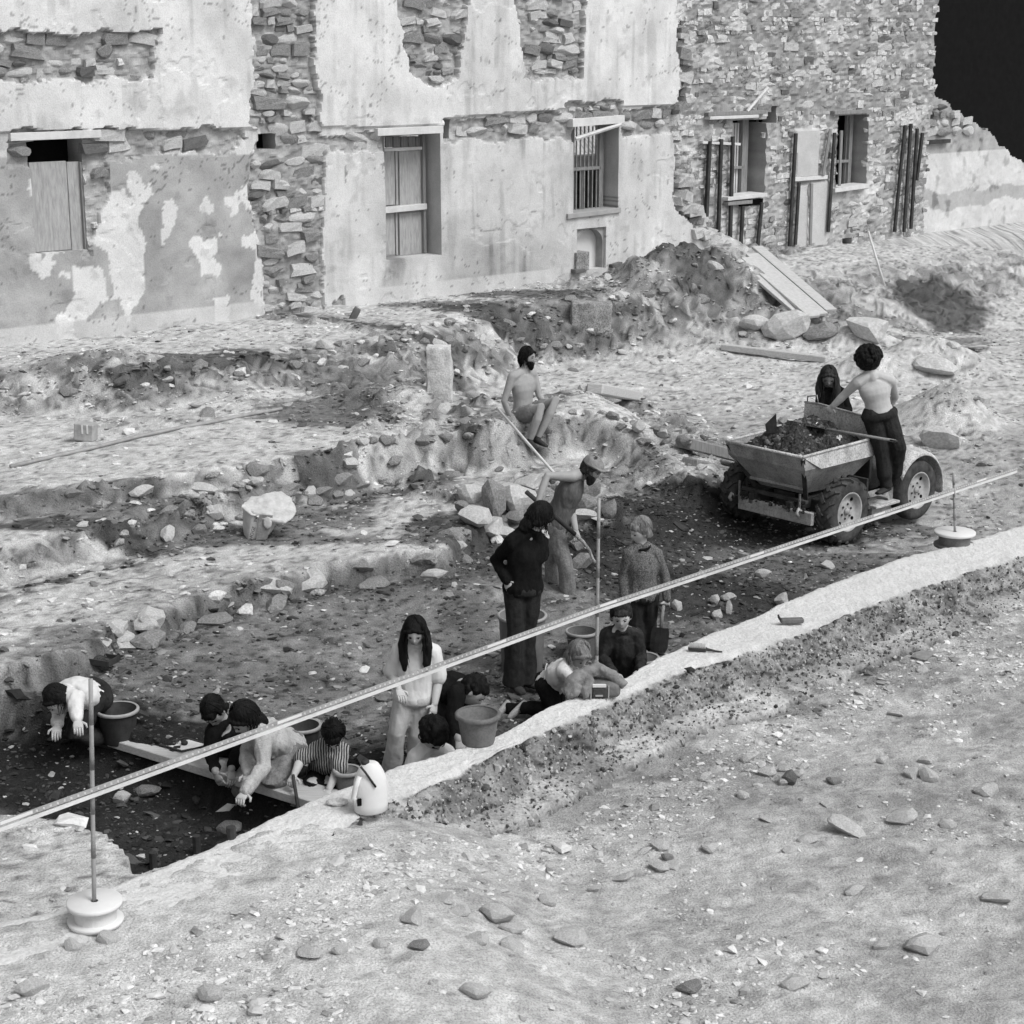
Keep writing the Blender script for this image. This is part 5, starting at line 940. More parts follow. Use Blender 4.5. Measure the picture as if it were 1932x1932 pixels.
def person(label, Y, s, J, face, top=None, top_mat='white_cot', sleeve=0, legs='long', leg_mat='denim_dk', flare=1.0, skin='skin', hair='short', hair_mat='hair_brn', shoe='shoe_dk', group=None, curl=(.6, .6), hn=None, hd=None, beard=False, hat=None, toe=None, head_up=None, bulk=1.0, hs=1.0, fold=.012, extra=None, hem=0.0, lift=0.0):
    W = {k: Q(v[0], v[1], Y + (v[2] if len(v) > 2 else 0)) for k, v in J.items()}
    hipc = (W['hipL'] + W['hipR']) / 2; shc = (W['shL'] + W['shR']) / 2; base = Vector((hipc.x, Y, hipc.z))
    root = thing('person', label, 'person', base, 0, group)
    L = {k: v - base for k, v in W.items()}; hipc -= base; shc -= base
    spine = (shc - hipc).normalized(); latS = (L['shR'] - L['shL']); latS -= spine * latS.dot(spine); latS.normalize(); latH = (L['hipR'] - L['hipL']); latH -= spine * latH.dot(spine); latH.normalize()
    def axes(t): l = (latH * (1 - t) + latS * t).normalized(); return l, l.cross(spine).normalized()
    shw = max((L['shR'] - L['shL']).length / 2, .11 * s)
    def torso(bm, g, t0=-.12, t1=1.12, wid=1.0):
        prof = [(-.14, .60, .085), (-.05, .155, .115), (.06, .165, .120), (.25, .140, .105), (.45, .138, .102), (.68, .160, .112), (.84, .165, .098), (.94, .150, .078), (1.05, .085, .065), (1.14, .055, .052)]
        prof[0] = (-.14, .11, .085); rings = []
        for t, a_, b_ in prof:
            if t < t0 or t > t1: continue
            l, dd_ = axes(min(max(t, 0), 1)); up_ = float(sst(.35, .8, np.array(t))) * (t < .96); aw = a_ * s * wid * (1 - up_) + max(a_ / .165 * shw * .98, a_ * s * .8) * up_ if t < .96 else min(a_ * s, shw); rings.append((hipc.lerp(shc, t) if t <= 1 else shc + (shc - hipc) * (t - 1), l * (aw + g), dd_ * (b_ * s * wid + g)))
        loft(bm, rings, 20)
    def limb(bm, pts, rr, g=0): tube(bm, pts, [r_ * s * bulk + g for r_ in rr], 12); [ball(bm, pts[i], rr[i] * s * bulk + g, sub=2) for i in (0, len(pts) - 1)]
    hd_c = L['head']; fr = frame_from(face, (hd_c - L['neck']) if head_up is None else Vector(head_up))
    def traps(bm, g):
        for sd in 'LR': tube(bm, [L['neck'].lerp(hd_c, .12), L['neck'].lerp(L['sh' + sd], .45) + spine * .012 * s, L['sh' + sd]], [.054 * s + g, .060 * s + g, .060 * s * bulk + g], 10)
    bm = bmesh.new(); torso(bm, 0); traps(bm, 0); k = s * hs
    tube(bm, [L['neck'] - (hd_c - L['neck']) * .35, L['neck'].lerp(hd_c, .6)], [.068 * s, .058 * s], 12); head_mesh(bm, hd_c, fr, k)
    def arm(sd, bm, g, upto=1.0, r0=(.056, .047, .040, .041, .028)):
        a_, b_, c_ = L['sh' + sd], L['el' + sd], L['wr' + sd]
        if upto <= .5: q_ = upto * 2; limb(bm, [a_, a_.lerp(b_, q_ * .5), a_.lerp(b_, q_)], [.062, .058, .060], g)
        else: q_ = (upto - .5) * 2; limb(bm, [a_, a_.lerp(b_, .5), b_, b_.lerp(c_, .35 * q_), b_.lerp(c_, q_)], [.056, .047, .040, .041, .040 - .010 * q_], g)
    for sd in 'LR':
        arm(sd, bm, 0); limb(bm, [L['hip' + sd], L['hip' + sd].lerp(L['kn' + sd], .5), L['kn' + sd], L['kn' + sd].lerp(L['an' + sd], .35), L['an' + sd]], [.088, .076, .056, .057, .036])
    me = bpy.data.meshes.new('body'); bm.to_mesh(me); bm.free(); me = remesh_np(me, .0085, 9); me.materials.clear(); me.materials.append(M[skin])
    bm = bmesh.new(); bm.from_mesh(me); bpy.data.meshes.remove(me)
    for i, sd in enumerate('LR'):
        d_ = (L['wr' + sd] - L['el' + sd]) if not (hd and hd[i]) else Vector(hd[i]); n_ = Vector(hn[i]) if hn and hn[i] else (Vector((0, 0, -1)) if abs(d_.normalized().z) < .7 else Vector((0, 1, 0)) * 1.0 + latS * (.6 if sd == 'L' else -.6)); hand(bm, L['wr' + sd], d_, n_, s, curl[i], 1 if sd == 'L' else -1)
    body = bmobj('body', bm, M[skin], root, True)
    # face
    for sg in (-1, 1):
        bm = bmesh.new(); ball(bm, hd_c + fr @ (Vector((sg * .030, .079, .004)) * k), (.011 * k, .006 * k, .005 * k), fr, 2); bmobj('eye', bm, M['hair_blk'], root, True)
        bm = bmesh.new(); tube(bm, [hd_c + fr @ (Vector((sg * x_, y_, z_)) * k) for x_, y_, z_ in ((.014, .094, .021), (.030, .090, .026), (.046, .078, .020))], [.002 * k, .003 * k, .002 * k], 6); bmobj('eyebrow', bm, M[hair_mat], root, True)
    bm = bmesh.new(); tube(bm, [hd_c + fr @ (Vector((x_, y_, -.054)) * k) for x_, y_ in ((-.024, .077), (0, .0865), (.024, .077))], [.002 * k, .0035 * k, .002 * k], 6); bmobj('mouth', bm, M['skin_dark'] if skin != 'skin_dark' else M['hair_brn'], root, True)
    # clothes
    if top:
        bm = bmesh.new(); torso(bm, .016 * s, -.06 - hem, 1.10, 1.02 * bulk)
        if top != 'vest':
            traps(bm, .010 * s); nd = (hd_c - L['neck']).normalized(); n1 = nd.cross(Vector((1, 0, 0))).normalized(); n2 = nd.cross(n1); cc = L['neck'] + nd * .025 * s
            if top != 'jersey': tube(bm, [cc + (n1 * math.cos(a_) + n2 * math.sin(a_)) * .062 * s for a_ in np.linspace(0, 2 * math.pi, 17)], .015 * s, 8)
        if sleeve:
            for sd in 'LR': arm(sd, bm, .014 * s, sleeve)
        blob(top, bm, .009, M[top_mat], root, 4, fold * 1.25, 12, int(Y * 10), stretch=(1.6, 1.6, .5))
    if legs:
        bm = bmesh.new(); rings = []
        for t, a_, b_ in ((-.15, .10, .09), (-.06, .165, .122), (.04, .168, .124), (.13, .155, .112)):
            l, dd_ = axes(0); rings.append((hipc + (shc - hipc) * t, l * (a_ * s + .012) * bulk, dd_ * (b_ * s + .012) * bulk))
        loft(bm, rings, 20)
        for sd in 'LR':
            H_, K_, N_ = L['hip' + sd], L['kn' + sd], L['an' + sd]
            if legs == 'shorts': limb(bm, [H_, H_.lerp(K_, .35), H_.lerp(K_, .62)], [.092, .086, .078], .012 * s)
            else:
                f = flare; limb(bm, [H_, H_.lerp(K_, .5), K_, K_.lerp(N_, .4), K_.lerp(N_, .75)], [.092, .080, .064, .062 * (1 + .25 * (f - 1)), .056 * (1 + .7 * (f - 1))], .012 * s)
                tube(bm, [K_.lerp(N_, .7), K_.lerp(N_, 1.0), N_ + (N_ - K_).normalized() * .035 * s], [(.056 * f) * s, (.062 * f) * s, (.064 * f) * s], 14)
        blob({'shorts': 'shorts'}.get(legs, 'trousers'), bm, .009, M[leg_mat], root, 4, fold * 1.2, 10, int(Y * 10) + 3, stretch=(1.5, 1.5, .6))
    # shoes
    for i, sd in enumerate('LR'):
        N_ = L['an' + sd]; td = Vector(toe[i] if toe else (fr @ Vector((0, 1, 0)))); td.z = td.z if toe else -.1; td.normalize(); dn = (N_ - L['kn' + sd]).normalized() if abs((N_ - L['kn' + sd]).normalized().dot(td)) < .8 else Vector((0, 0, -1)); dn = (dn - td * dn.dot(td)).normalized(); sdv = td.cross(dn)
        bm = bmesh.new(); loft(bm, [(N_ - td * .06 * s + dn * .05 * s, sdv * .026 * s, dn * .03 * s), (N_ - td * .02 * s + dn * .04 * s, sdv * .036 * s, dn * .045 * s), (N_ + td * .06 * s + dn * .055 * s, sdv * .040 * s, dn * .034 * s), (N_ + td * .13 * s + dn * .062 * s, sdv * .044 * s, dn * .026 * s), (N_ + td * .185 * s + dn * .066 * s, sdv * .030 * s, dn * .018 * s)], 14); ball(bm, N_ + dn * .01 * s, .038 * s, sub=2)
        blob('shoe', bm, .009, M[shoe], root, 2)
    # hair
    hc = lambda x_, y_, z_: hd_c + fr @ (Vector((x_, y_, z_)) * k)
    bm = bmesh.new()
    if hair:
        cap = {'afro': None}.get(hair, 1)
        if hair == 'afro':
            for i in range(260):
                a_ = rnd.uniform(0, 6.28); z_ = rnd.uniform(-.45, 1); q_ = math.sqrt(max(0, 1 - z_ * z_)); p_ = Vector((q_ * math.cos(a_), q_ * math.sin(a_), z_))
                if p_.y > .6 and z_ < .3: continue
                ball(bm, hc(p_.x * .135, p_.y * .125 - .04, p_.z * .125 + .035), rnd.uniform(.018, .032) * k, sub=1)
            ball(bm, hc(0, -.03, .03), (.14 * k, .13 * k, .135 * k), fr)
        else:
            part_ = hair in ('long', 'mid'); ball(bm, hc(0, -.030 if part_ else -.018, .026), (.081 * k, .092 * k if part_ else .097 * k, .100 * k), fr, 3)
            if part_: ball(bm, hc(0, -.002, .064), (.073 * k, .074 * k, .056 * k), fr, 2)
            if part_: [tube(bm, [hc(0, .072, .078), hc(sg * .036, .070, .064), hc(sg * .064, .040, .036), hc(sg * .078, .005, -.01)], [.014 * k, .019 * k, .018 * k, .012 * k], 8) for sg in (-1, 1)]
            if not part_: ball(bm, hc(0, .045, .070), (.062 * k, .044 * k, .034 * k), fr, 2)      # fringe
            if hair in ('bowl', 'long', 'mid', 'beatle'):
                for sg in (-1, 1): loft(bm, [(hc(sg * .070, -.015, .05), fr @ Vector((.018, 0, 0)) * k, fr @ Vector((0, .048, 0)) * k), (hc(sg * .079, -.03, -.01), fr @ Vector((.014, 0, 0)) * k, fr @ Vector((0, .040, 0)) * k), (hc(sg * .074, -.045, -.055), fr @ Vector((.014, 0, 0)) * k, fr @ Vector((0, .04, 0)) * k)], 10)
                if hair == 'bowl': tube(bm, [hc(-.052, .066, .060), hc(0, .080, .064), hc(.052, .066, .060)], .017 * k, 8)
            if hair in ('mid', 'long'): loft(bm, [(hc(0, -.05, .0), fr @ Vector((.075, 0, 0)) * k, fr @ Vector((0, .05, 0)) * k), (hc(0, -.065, -.09), fr @ Vector((.07, 0, 0)) * k, fr @ Vector((0, .04, 0)) * k), (hc(0, -.065, -.14), fr @ Vector((.05, 0, 0)) * k, fr @ Vector((0, .03, 0)) * k)], 14)
            if hair == 'long':
                g = Vector((0, 0, -1))
                for sg in (-1, 1):
                    st_ = hc(sg * .082, -.01, -.02); p1 = st_ + (g * .10 + fr @ Vector((sg * .015, .02, 0))) * k; p2 = p1 + (g * .13 + fr @ Vector((-sg * .01, .01, 0))) * k; p3 = p2 + g * .07 * k
                    tube(bm, [hc(sg * .06, -.01, .06), st_, p1, p2, p3], [.03 * k, .036 * k, .04 * k, .032 * k, .012 * k], 10)
            if hair == 'curly':
                for i in range(120):
                    a_ = rnd.uniform(0, 6.28); z_ = rnd.uniform(-.5, 1); q_ = math.sqrt(1 - z_ * z_); p_ = Vector((q_ * math.cos(a_), q_ * math.sin(a_), z_))
                    if p_.y > .45 and z_ < .45: continue
                    ball(bm, hc(p_.x * .078, p_.y * .09 - .015, p_.z * .10 + .02), rnd.uniform(.014, .024) * k, sub=1)
        ho = blob('hair', bm, .007, M[hair_mat], root, 2, .008, 34, int(Y * 7), stretch=(1.6, 1.6, .5))
        if hair not in ('afro', 'curly'):           # loose locks lying over the cap
            bm = bmesh.new(); bm.from_mesh(ho.data); down = Vector((0, 0, -1))
            for i in range(150):
                az = rnd.uniform(0, 2 * math.pi); front = math.cos(az) > .45; end = rnd.uniform(.95, 1.15) if front else rnd.uniform(1.5, 2.0)
                if part_ and front: az = az + (.7 if math.sin(az) > 0 else -.7); end = rnd.uniform(1.4, 1.8)
                pts = []; a0_ = rnd.uniform(.05, .5); R_ = rnd.uniform(1.0, 1.07); tw = rnd.uniform(-.35, .35)
                for j in range(6):
                    th = a0_ + (end - a0_) * j / 5; aa = az + tw * j / 5; pts.append(hc(math.sin(th) * math.sin(aa) * .086 * R_, -.02 + math.sin(th) * math.cos(aa) * (.092 if part_ else .100) * R_, .024 + math.cos(th) * .104 * R_))
                if not front and hair in ('mid', 'long') or (part_ and hair == 'long'):
                    ln = {'mid': .10, 'long': .26}.get(hair, .05) * rnd.uniform(.6, 1.1) * k; out_ = (pts[-1] - hd_c); out_.z = 0; out_ = out_.normalized() if out_.length > 1e-3 else Vector()
                    for j in range(1, 5): pts.append(pts[5] + down * ln * j / 4 + out_ * (.012 * k * math.sin(j)) + Vector((rnd.uniform(-.006, .006), rnd.uniform(-.006, .006), 0)))
                n_ = len(pts); tube(bm, pts, [.0045 * k * (1 - .7 * (j / (n_ - 1)) ** 2) for j in range(n_)], 4)
            bm.to_mesh(ho.data); bm.free()
    else: bm.free()
    if beard:
        bm = bmesh.new(); loft(bm, [(hc(0, .025, -.035), fr @ Vector((.066, 0, 0)) * k, fr @ Vector((0, .055, 0)) * k), (hc(0, .035, -.075), fr @ Vector((.056, 0, 0)) * k, fr @ Vector((0, .054, 0)) * k), (hc(0, .045, -.115), fr @ Vector((.038, 0, 0)) * k, fr @ Vector((0, .042, 0)) * k), (hc(0, .05, -.15), fr @ Vector((.014, 0, 0)) * k, fr @ Vector((0, .016, 0)) * k)], 14)
        blob('beard', bm, .007, M[hair_mat], root, 1, .006, 40)
    if hat:
        bm = bmesh.new(); ball(bm, hc(0, -.01, .055), (.095 * k, .11 * k, .082 * k), fr, 3); loft(bm, [(hc(0, .0, .045), fr @ Vector((.105, 0, 0)) * k, fr @ Vector((0, .13, 0)) * k), (hc(0, .01, .06), fr @ Vector((.10, 0, 0)) * k, fr @ Vector((0, .12, 0)) * k)], 20)
        blob('hat', bm, .008, M[hat], root, 2, .010, 22)
    if extra: extra(root, L, hc, fr, k, s)
    return root, base, L
# ---- who is where
person('bearded bare chested man in shorts sitting on the low stone wall, looking right', 21.1, 1.0,
    dict(head=(996, 674, 0), neck=(990, 702, .02), shL=(966, 711, -.14), shR=(1007, 708, .10), elL=(951, 757, -.18), wrL=(964, 790, -.12), elR=(1018, 748, .06), wrR=(1026, 757, -.05), hipL=(978, 786, -.08), hipR=(996, 782, .10),
         knL=(1021, 768, -.40), anL=(1001, 828, -.36), knR=(1049, 755, -.22), anR=(1016, 824, -.26)), (.84, -.52, -.04), None, legs='shorts', leg_mat='cloth', skin='skin', hair='mid', hair_mat='hair_blk', beard=True, toe=[(.5, -.8, -.1), (.6, -.7, -.1)], curl=(.3, .4))
person('man in hat and grey vest bent over his shovel, wearing flared jeans', 16.9, 1.0,
    dict(head=(1116, 886, -.05), neck=(1096, 896, 0), shL=(1078, 899, -.16), shR=(1090, 906, .15), elL=(1032, 898, -.22), wrL=(1016, 944, -.32), elR=(1077, 958, .08), wrR=(1086, 1000, -.08), hipL=(1043, 990, -.02), hipR=(1057, 985, .12),
         knL=(1066, 1064, -.08), anL=(1074, 1128, -.02), knR=(1041, 1066, .15), anR=(1044, 1124, .14)), (.86, -.3, -.5), 'vest', 'vest', 0, leg_mat='denim_lt', flare=1.45, skin='skin', hair='mid', hair_mat='hair_brn', beard=True, hat='cloth', toe=[(.95, -.3, -.05), (.9, -.3, -.05)], head_up=(.3, 0, 1), curl=(1.0, 1.0), shoe='shoe_lt', hem=.12)
person('slim long haired man in black jumper and dark flared jeans, hand on hip, back turned', 14.4, 1.0,
    dict(head=(1018, 978, 0), neck=(999, 1002, 0), shL=(966, 1024, -.05), shR=(1016, 1020, .08), elL=(936, 1058, .10), wrL=(956, 1094, -.08), elR=(1024, 1060, .02), wrR=(1026, 1020, .12), hipL=(972, 1112, 0), hipR=(1000, 1110, .03),
         knL=(972, 1190, -.04), anL=(970, 1282, .02), knR=(996, 1190, .05), anR=(992, 1278, .08)), (.70, .45, -.55), 'jumper', 'blk_wool', 1.0, leg_mat='denim_dk', flare=1.55, hair='mid', hair_mat='hair_blk', skin='skin_pale', toe=[(.4, -.9, 0), (.8, -.5, 0)], head_up=(.45, 0, 1), curl=(.3, 1.2), bulk=.98, hd=[(.35, -.1, -1), None], hem=.08, hs=1.12)
person('fair haired boy in flecked ringer jersey, looking left with a spade in his hand', 15.2, .86,
    dict(head=(1207, 1002, 0), neck=(1210, 1030, .03), shL=(1186, 1044, -.02), shR=(1238, 1046, .04), elL=(1177, 1085, .0), wrL=(1176, 1124, -.05), elR=(1254, 1086, .04), wrR=(1258, 1130, -.02), hipL=(1197, 1124, 0), hipR=(1226, 1124, .02),
         knL=(1199, 1172, 0), anL=(1205, 1218, .0), knR=(1226, 1172, .04), anR=(1228, 1218, .05)), (-.80, -.55, -.28), 'jersey', 'jersey', 1.0, leg_mat='denim_dk', flare=1.1, hair='bowl', hair_mat='hair_fair', skin='skin_pale', hs=1.18, toe=[(-.2, -1, 0), (.2, -1, 0)], curl=(.4, 1.0), hem=.10, hd=[None, (0, -.1, -1)],
    extra=lambda root, L, hc, fr, k, s: (lambda b: (tube(b, [L['neck'] + Vector((.078 * math.cos(a), .068 * math.sin(a) - .008, .012 - .03 * (math.sin(a) < 0) * -math.sin(a))) for a in np.linspace(0, 2 * math.pi, 17)], .011, 6), bmobj('collar', b, M['blk_wool'], root, True)))(bmesh.new()))
person('frowning boy in dark zipped anorak kneeling behind the foundation wall', 14.25, .88,
    dict(head=(1172, 1163, -.08), neck=(1173, 1190, -.02), shL=(1146, 1199, -.03), shR=(1200, 1199, .0), elL=(1137, 1243, -.10), wrL=(1157, 1270, -.35), elR=(1209, 1240, -.05), wrR=(1206, 1262, -.28), hipL=(1165, 1276, .08), hipR=(1190, 1276, .1),
         knL=(1152, 1312, -.22), anL=(1166, 1312, .2), knR=(1196, 1312, -.2), anR=(1192, 1312, .2)), (-.04, -.96, -.26), 'anorak', 'anorak', 1.0, leg_mat='denim_dk', hair='bowl', hair_mat='hair_brn', skin='skin_pale', hs=1.16, bulk=1.1, fold=.016, toe=[(0, 1, -.3), (0, 1, -.3)], hd=[(.5, -.7, -.3), (.2, -.9, -.4)], hem=.1)
person('fair haired child in white top crouching on hands and knees towards the satchel', 13.75, .86,
    dict(head=(1092, 1236, -.15), neck=(1074, 1250, -.08), shL=(1062, 1266, -.20), shR=(1078, 1254, .10), elL=(1084, 1286, -.22), wrL=(1108, 1276, -.30), elR=(1103, 1266, -.05), wrR=(1122, 1268, -.20), hipL=(1032, 1296, -.05), hipR=(1038, 1288, .16),
         knL=(1046, 1340, -.1), anL=(992, 1336, .0), knR=(1058, 1335, .18), anR=(962, 1338, .14)), (.45, -.62, -.60), 'top', 'white_cot', .95, leg_mat='blk_wool', hair='mid', hair_mat='hair_fair', skin='skin', shoe='shoe_lt', hs=1.16, toe=[(-.55, -.4, -.5), (-.5, -.3, -.6)], bulk=1.06, head_up=(.2, -.2, 1),
    extra=lambda root, L, hc, fr, k, s: (lambda b: (tube(b, [(L['hipL'] + L['hipR']) / 2 + Vector((-.02 + .02 * math.cos(a), .17 * math.cos(a), .17 * math.sin(a))) for a in np.linspace(.2, 2.6, 14)], .005, 6), bmobj('side_stripe', b, M['white_cot'], root, True)))(bmesh.new()))
person('long haired girl in white T-shirt and cream trousers looking down at her hands', 12.55, .84,
    dict(head=(783, 1192, -.10), neck=(785, 1212, 0), shL=(756, 1226, -.02), shR=(817, 1230, .02), elL=(738, 1268, .02), wrL=(752, 1300, -.12), elR=(828, 1280, .02), wrR=(820, 1328, -.08), hipL=(764, 1316, 0), hipR=(799, 1316, .03),
         knL=(750, 1382, -.05), anL=(738, 1452, .05), knR=(787, 1384, .0), anR=(784, 1452, .1)), (-.03, -.88, -.42), 'tshirt', 'white_cot', .46, leg_mat='cream', flare=1.5, hair='long', hair_mat='hair_blk', skin='skin_pale', hs=1.12, toe=[(-.1, -1, 0), (.1, -1, 0)], bulk=1.05, hem=.05, fold=.010, head_up=(0, -.3, 1))
person('curly dark haired digger in a dark jumper bending down behind the bucket', 12.7, .95,
    dict(head=(893, 1304, -.12), neck=(874, 1296, -.05), shL=(862, 1308, -.18), shR=(870, 1292, .14), elL=(856, 1354, -.28), wrL=(866, 1396, -.42), elR=(880, 1350, .0), wrR=(884, 1392, -.2), hipL=(822, 1302, 0), hipR=(830, 1294, .22),
         knL=(816, 1378, -.1), anL=(812, 1448, .0), knR=(842, 1378, .15), anR=(842, 1448, .2)), (.62, -.25, -.75), 'jumper', 'blk_wool', .85, leg_mat='denim_dk', hair='curly', hair_mat='hair_blk', skin='skin', bulk=1.12, hs=1.1, toe=[(.9, -.3, 0), (.9, -.3, 0)], head_up=(.8, 0, .6))
person('digger in white shirt seen from above, black shaggy hair, crouched behind the wall', 12.15, .95,
    dict(head=(817, 1384, -.05), neck=(812, 1408, .0), shL=(786, 1428, -.03), shR=(842, 1422, .03), elL=(768, 1462, -.05), wrL=(775, 1490, -.18), elR=(858, 1455, .0), wrR=(862, 1480, -.15), hipL=(780, 1500, .15), hipR=(815, 1500, .18),
         knL=(775, 1530, -.15), anL=(775, 1540, .25), knR=(835, 1520, -.1), anR=(825, 1530, .3)), (.35, -.35, -.86), 'shirt', 'white_cot', 1.0, leg_mat='denim_dk', hair='curly', hair_mat='hair_blk', skin='skin_pale', hs=1.25, bulk=1.05, toe=[(0, 1, -.3), (0, 1, -.3)], head_up=(.4, -.8, .3))
person('dark haired boy in striped short sleeved knit kneeling with a stick in hand', 12.45, .84,
    dict(head=(629, 1386, -.12), neck=(624, 1402, -.02), shL=(600, 1412, -.05), shR=(645, 1416, .0), elL=(568, 1432, -.10), wrL=(555, 1462, -.22), elR=(638, 1450, -.12), wrR=(621, 1488, -.25), hipL=(604, 1462, .22), hipR=(628, 1462, .22),
         knL=(588, 1478, -.12), anL=(600, 1486, .3), knR=(622, 1480, -.10), anR=(626, 1486, .3)), (.02, -.55, -.83), 'knit', 'stripe', .46, leg_mat='blk_wool', hair='bowl', hair_mat='hair_blk', skin='skin_pale', hs=1.2, toe=[(0, 1, -.3), (0, 1, -.3)], curl=(1.1, .3), head_up=(0, -.7, .6), bulk=1.05)
person('dark haired digger in a black pullover kneeling left of the sweatered one', 12.8, .93,
    dict(head=(404, 1342, -.15), neck=(420, 1360, -.05), shL=(402, 1380, -.14), shR=(444, 1374, .08), elL=(396, 1420, -.22), wrL=(407, 1456, -.42), elR=(450, 1416, -.08), wrR=(436, 1452, -.32), hipL=(432, 1432, .30), hipR=(462, 1428, .35),
         knL=(414, 1456, -.12), anL=(440, 1450, .40), knR=(458, 1456, -.05), anR=(474, 1446, .45)), (-.10, -.60, -.80), 'pullover', 'blk_wool', .9, leg_mat='denim_dk', hair='bowl', hair_mat='hair_blk', skin='skin', hs=1.1, toe=[(0, 1, -.3), (0, 1, -.3)], bulk=1.08, head_up=(-.3, -.5, .7), hd=[(.4, -.3, -.9), (.1, -.6, -.7)])
person('dark long haired digger in light sweater stretching an arm down with a trowel', 12.45, .97,
    dict(head=(462, 1356, -.14), neck=(480, 1366, -.04), shL=(497, 1392, -.22), shR=(484, 1374, .14), elL=(497, 1446, -.34), wrL=(463, 1494, -.60), elR=(466, 1420, .02), wrR=(468, 1458, -.22), hipL=(545, 1420, .06), hipR=(548, 1408, .30),
         knL=(512, 1474, -.18), anL=(562, 1482, .10), knR=(498, 1466, .12), anR=(566, 1470, .36)), (-.62, -.42, -.68), 'sweater', 'sweater', 1.0, leg_mat='denim_lt', hair='mid', hair_mat='hair_blk', skin='skin_pale', hs=1.15, toe=[(1, .1, -.3), (1, .1, -.3)], bulk=1.12, head_up=(-.5, -.4, .7), curl=(1.1, .4), hem=.08, fold=.018)
person('digger in white shirt crouching at the left edge by the black bucket', 13.2, .95,
    dict(head=(110, 1322, -.20), neck=(124, 1306, -.12), shL=(142, 1318, -.22), shR=(128, 1300, .10), elL=(144, 1340, -.32), wrL=(146, 1358, -.40), elR=(112, 1340, 0), wrR=(108, 1370, -.2), hipL=(176, 1316, .06), hipR=(181, 1306, .28),
         knL=(146, 1390, -.10), anL=(196, 1392, .05), knR=(138, 1385, .20), anR=(198, 1384, .30)), (-.50, -.45, -.75), 'shirt', 'white_cot', .9, leg_mat='denim_dk', hair='mid', hair_mat='hair_blk', skin='skin_pale', toe=[(1, .1, -.3), (1, .1, -.3)], bulk=1.1, head_up=(-.7, -.2, .4), hs=1.1, hem=-.22)
person('long haired woman in black top standing behind the dumper skip, looking down', 20.9, .96,
    dict(head=(1563, 712, -.05), neck=(1567, 732, .02), shL=(1549, 741, -.02), shR=(1590, 742, .04), elL=(1545, 770, -.05), wrL=(1550, 772, -.28), elR=(1600, 775, .0), wrR=(1585, 785, -.25), hipL=(1562, 822, .05), hipR=(1588, 822, .08),
         knL=(1562, 885, 0), anL=(1562, 938, .05), knR=(1588, 885, .03), anR=(1588, 938, .08)), (-.10, -.90, -.38), 'top', 'blk_wool', .8, leg_mat='denim_dk', hair='long', hair_mat='hair_brn', skin='skin_dark', hs=1.15, toe=[(0, -1, 0), (0, -1, 0)], head_up=(0, -.3, 1))
person('bare backed man with a big round afro leaning over the dumper skip, jeans on', 19.35, 1.03,
    dict(head=(1636, 684, .02), neck=(1645, 708, 0), shL=(1617, 722, -.02), shR=(1680, 718, .02), elL=(1594, 744, .06), wrL=(1572, 766, .12), elR=(1689, 748, .28), wrR=(1668, 778, .40), hipL=(1646, 783, 0), hipR=(1673, 783, .02),
         knL=(1664, 850, -.03), anL=(1672, 914, -.05), knR=(1696, 846, -.06), anR=(1686, 905, .12)), (-.62, .45, -.50), None, leg_mat='denim_dk', flare=1.15, hair='afro', hair_mat='hair_blk', skin='skin_pale', toe=[(-.5, -.5, 0), (-.5, -.5, 0)], bulk=1.12, hs=1.05, head_up=(-.1, 0, 1), curl=(1.0, .7))

# hand tools that are held
h = Q(1252, 1142, 15.15); spade('spade', 'short spade hanging from the hand of the boy in the jersey', h, Q(1247, 1184, 15.1), True, (0, 1, 0), bw=.16, bl=.22)
T0 = Q(452, 1510, 11.95); t = thing('trowel', 'pointing trowel in the hand of the sweatered digger', 'trowel', T0); bm = bmesh.new(); e1 = Q(434, 1527, 11.9) - T0; e2 = Q(398, 1533, 11.9) - T0
tube(bm, [Q(458, 1498, 11.93) - T0, Vector((0, 0, 0)), Q(444, 1520, 11.93) - T0], [.012, .011, .006], 8); bmobj('handle', bm, M['wood_grey'], t, True)
bm = bmesh.new(); n_ = Vector((.1, -.3, 1)).normalized(); A = Q(444, 1518, 11.93) - T0; tip = Q(406, 1532, 11.9) - T0; md = A.lerp(tip, .35); sdv = (tip - A).cross(n_).normalized() * .042; v = [bm.verts.new(p_) for p_ in (A, md + sdv, tip, md - sdv)]; bm.faces.new(v); bmesh.ops.solidify(bm, geom=bm.faces, thickness=.003); bmobj('blade', bm, M['rim'], t)
bm = bmesh.new(); a_ = Q(553, 1462, 12.2); tube(bm, [Vector(), Q(558, 1495, 12.1) - a_, Q(564, 1535, 12.0) - a_], [.012, .013, .014], 8); tag(bmobj('digging_stick', bm, M['wood_dark'], None, True, loc=a_), 'dark stick held upright by the striped boy', 'stick')

